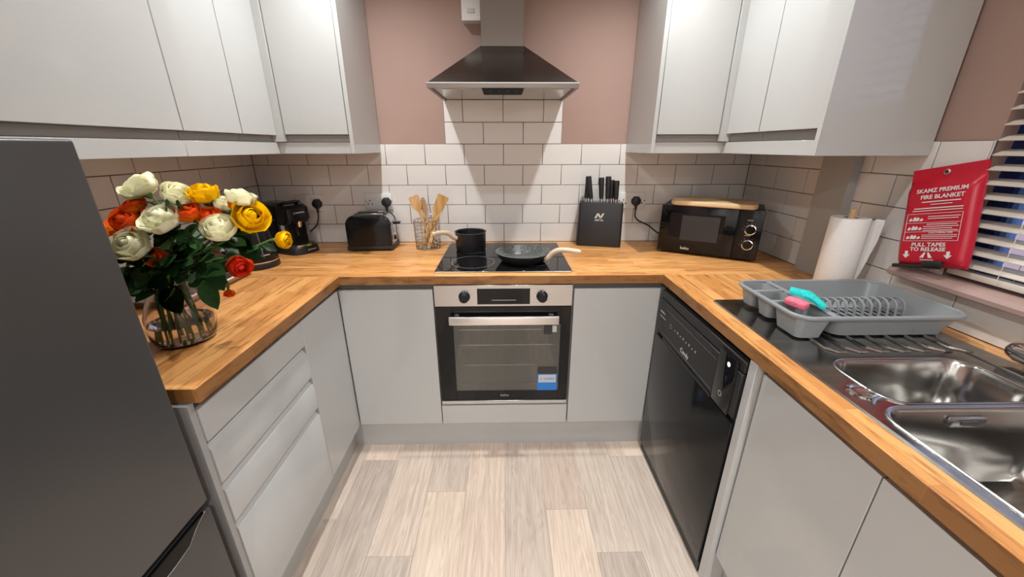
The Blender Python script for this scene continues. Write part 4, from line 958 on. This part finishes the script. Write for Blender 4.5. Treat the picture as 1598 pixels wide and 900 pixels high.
RS = [((-.900, -1.150, 1.318), (-.55, -.1, .8), .042, m_rw, 'white rose at the top left of the bouquet, nearest the wall tiles', 1.05),
      ((-.826, -1.140, 1.300), (.5, -.15, .75), .038, m_rw, 'white rose leaning right beside the top left white one', 1.0),
      ((-.775, -1.120, 1.298), (.12, -.2, 1), .040, m_ry, 'yellow rose at the top middle of the bouquet', .95),
      ((-.683, -1.120, 1.288), (.25, .1, 1), .037, m_rw, 'white rose at the top right above the open yellow one', 1.0),
      ((-.742, -1.105, 1.272), (.3, -.1, 1), .030, m_rw, 'small white rose tucked behind the top yellow one', .9),
      ((-.662, -1.135, 1.243), (.75, -.5, .45), .042, m_ry, 'open yellow rose at the right of the bouquet', 1.15),
      ((-.838, -1.190, 1.245), (-.05, -.55, .85), .045, m_rw, 'large white rose in the middle left facing the room', 1.05),
      ((-.712, -1.180, 1.222), (.15, -.6, .8), .041, m_rw, 'large white rose hanging at the middle right', 1.0),
      ((-.925, -1.155, 1.275), (-.2, -.4, .9), .028, m_ro, 'small orange rose under the top left white rose', 1.1),
      ((-.930, -1.180, 1.238), (-.1, -.65, .7), .043, m_ro, 'wide open orange-red rose at the left edge', 1.2),
      ((-.797, -1.155, 1.256), (.05, -.45, .9), .033, m_ro, 'orange and yellow rose below the top yellow one', 1.0),
      ((-.752, -1.150, 1.244), (.2, -.5, .8), .029, m_ro, 'orange rose between the two large white roses', 1.1),
      ((-.893, -1.228, 1.192), (.0, -.75, .6), .043, m_rw, 'cream white rose low on the left beside the fridge', 1.05),
      ((-.868, -1.205, 1.158), (.45, -.7, .25), .027, m_ro, 'orange-yellow rose low beside the cream one', .95),
      ((-.598, -1.125, 1.182), (1, -.1, .05), .029, m_ry, 'yellow rosebud on a long stem reaching right', .85),
      ((-.715, -1.145, 1.120), (.75, -.55, -.25), .033, m_rr, 'red-orange rose hanging low on the right', 1.0),
      ((-.755, -1.155, 1.170), (.3, -.7, -.2), .016, m_ro, 'tiny orange bud below the hanging white rose', .9),
      ((-.752, -1.155, 1.044), (.25, -.4, -.85), .017, m_ro, 'small orange bud drooping towards the worktop', .9),
      ((-.700, -1.115, 1.268), (.4, 0, .9), .024, m_ro, 'small orange rose between top right white and yellow', 1.0)]
for i, (p, d, s_, m, lab, op) in enumerate(RS):
    mid = None
    if i == 14: mid = Vector((-.74, -1.14, 1.135))
    if i in (15, 17): mid = Vector((-.79, -1.15, 1.13))
    r_, f_, st_ = rose(p, d, s_ * .87, m, lab, (3, 4, 4, 4) if s_ < .025 else (3, 4, 5, 6), stemmid=mid, open_=op)
    rand_leaves(r_, f_, st_, 8 if i not in (14, 17) else 2)
    EX = {6: [((-.87, -1.20, 1.085), (.35, -.25, -.75), .085, (.1, -1, .3), 1.25), ((-.90, -1.20, 1.11), (.4, -.2, -.2), .07, (0, -.7, .7))],
          7: [((-.79, -1.18, 1.09), (.25, -.1, -.9), .085, (.2, -1, .1), 1.0), ((-.77, -1.17, 1.12), (.35, -.2, -.6), .07, (.2, -.9, .4), 1.1)],
          12: [((-.93, -1.2, 1.13), (.3, -.3, -.5), .07, (0, -.8, .5)), ((-.95, -1.19, 1.12), (-.2, -.2, -.7), .07, (0, -.9, .3))],
          5: [((-.73, -1.14, 1.19), (.9, -.15, -.35), .075, (.1, -.6, .8)), ((-.71, -1.13, 1.17), (.8, -.1, -.55), .07, (.1, -.7, .6))],
          1: [((-.85, -1.16, 1.27), (.6, -.4, .3), .055, (0, -.8, .5)), ((-.80, -1.16, 1.26), (.2, -.4, .5), .05, (0, -.8, .4))],
          8: [((-.88, -1.17, 1.16), (.5, -.5, -.2), .065, (0, -.7, .6)), ((-.84, -1.18, 1.15), (.3, -.6, -.4), .07, (0, -.8, .5)), ((-.80, -1.17, 1.17), (.5, -.4, .1), .065, (0, -.8, .5))]}
    for lv_ in EX.get(i, ()): add_leaf(r_, f_, *lv_)
    for _ in range(3):      # dark foliage packed between the stems
        a_ = random.uniform(0, 2 * math.pi); q_ = random.uniform(.3, 1)
        p_ = Vector((-.872 + .095 * q_ * math.cos(a_), -1.165 + .075 * q_ * math.sin(a_), random.uniform(1.06, 1.20)))
        add_leaf(r_, f_, p_, (math.cos(a_) + random.uniform(-.5, .5), math.sin(a_) - .4, random.uniform(-.8, .3)), random.uniform(.042, .062), (random.uniform(-.4, .4), -.7, .6), 1.15)
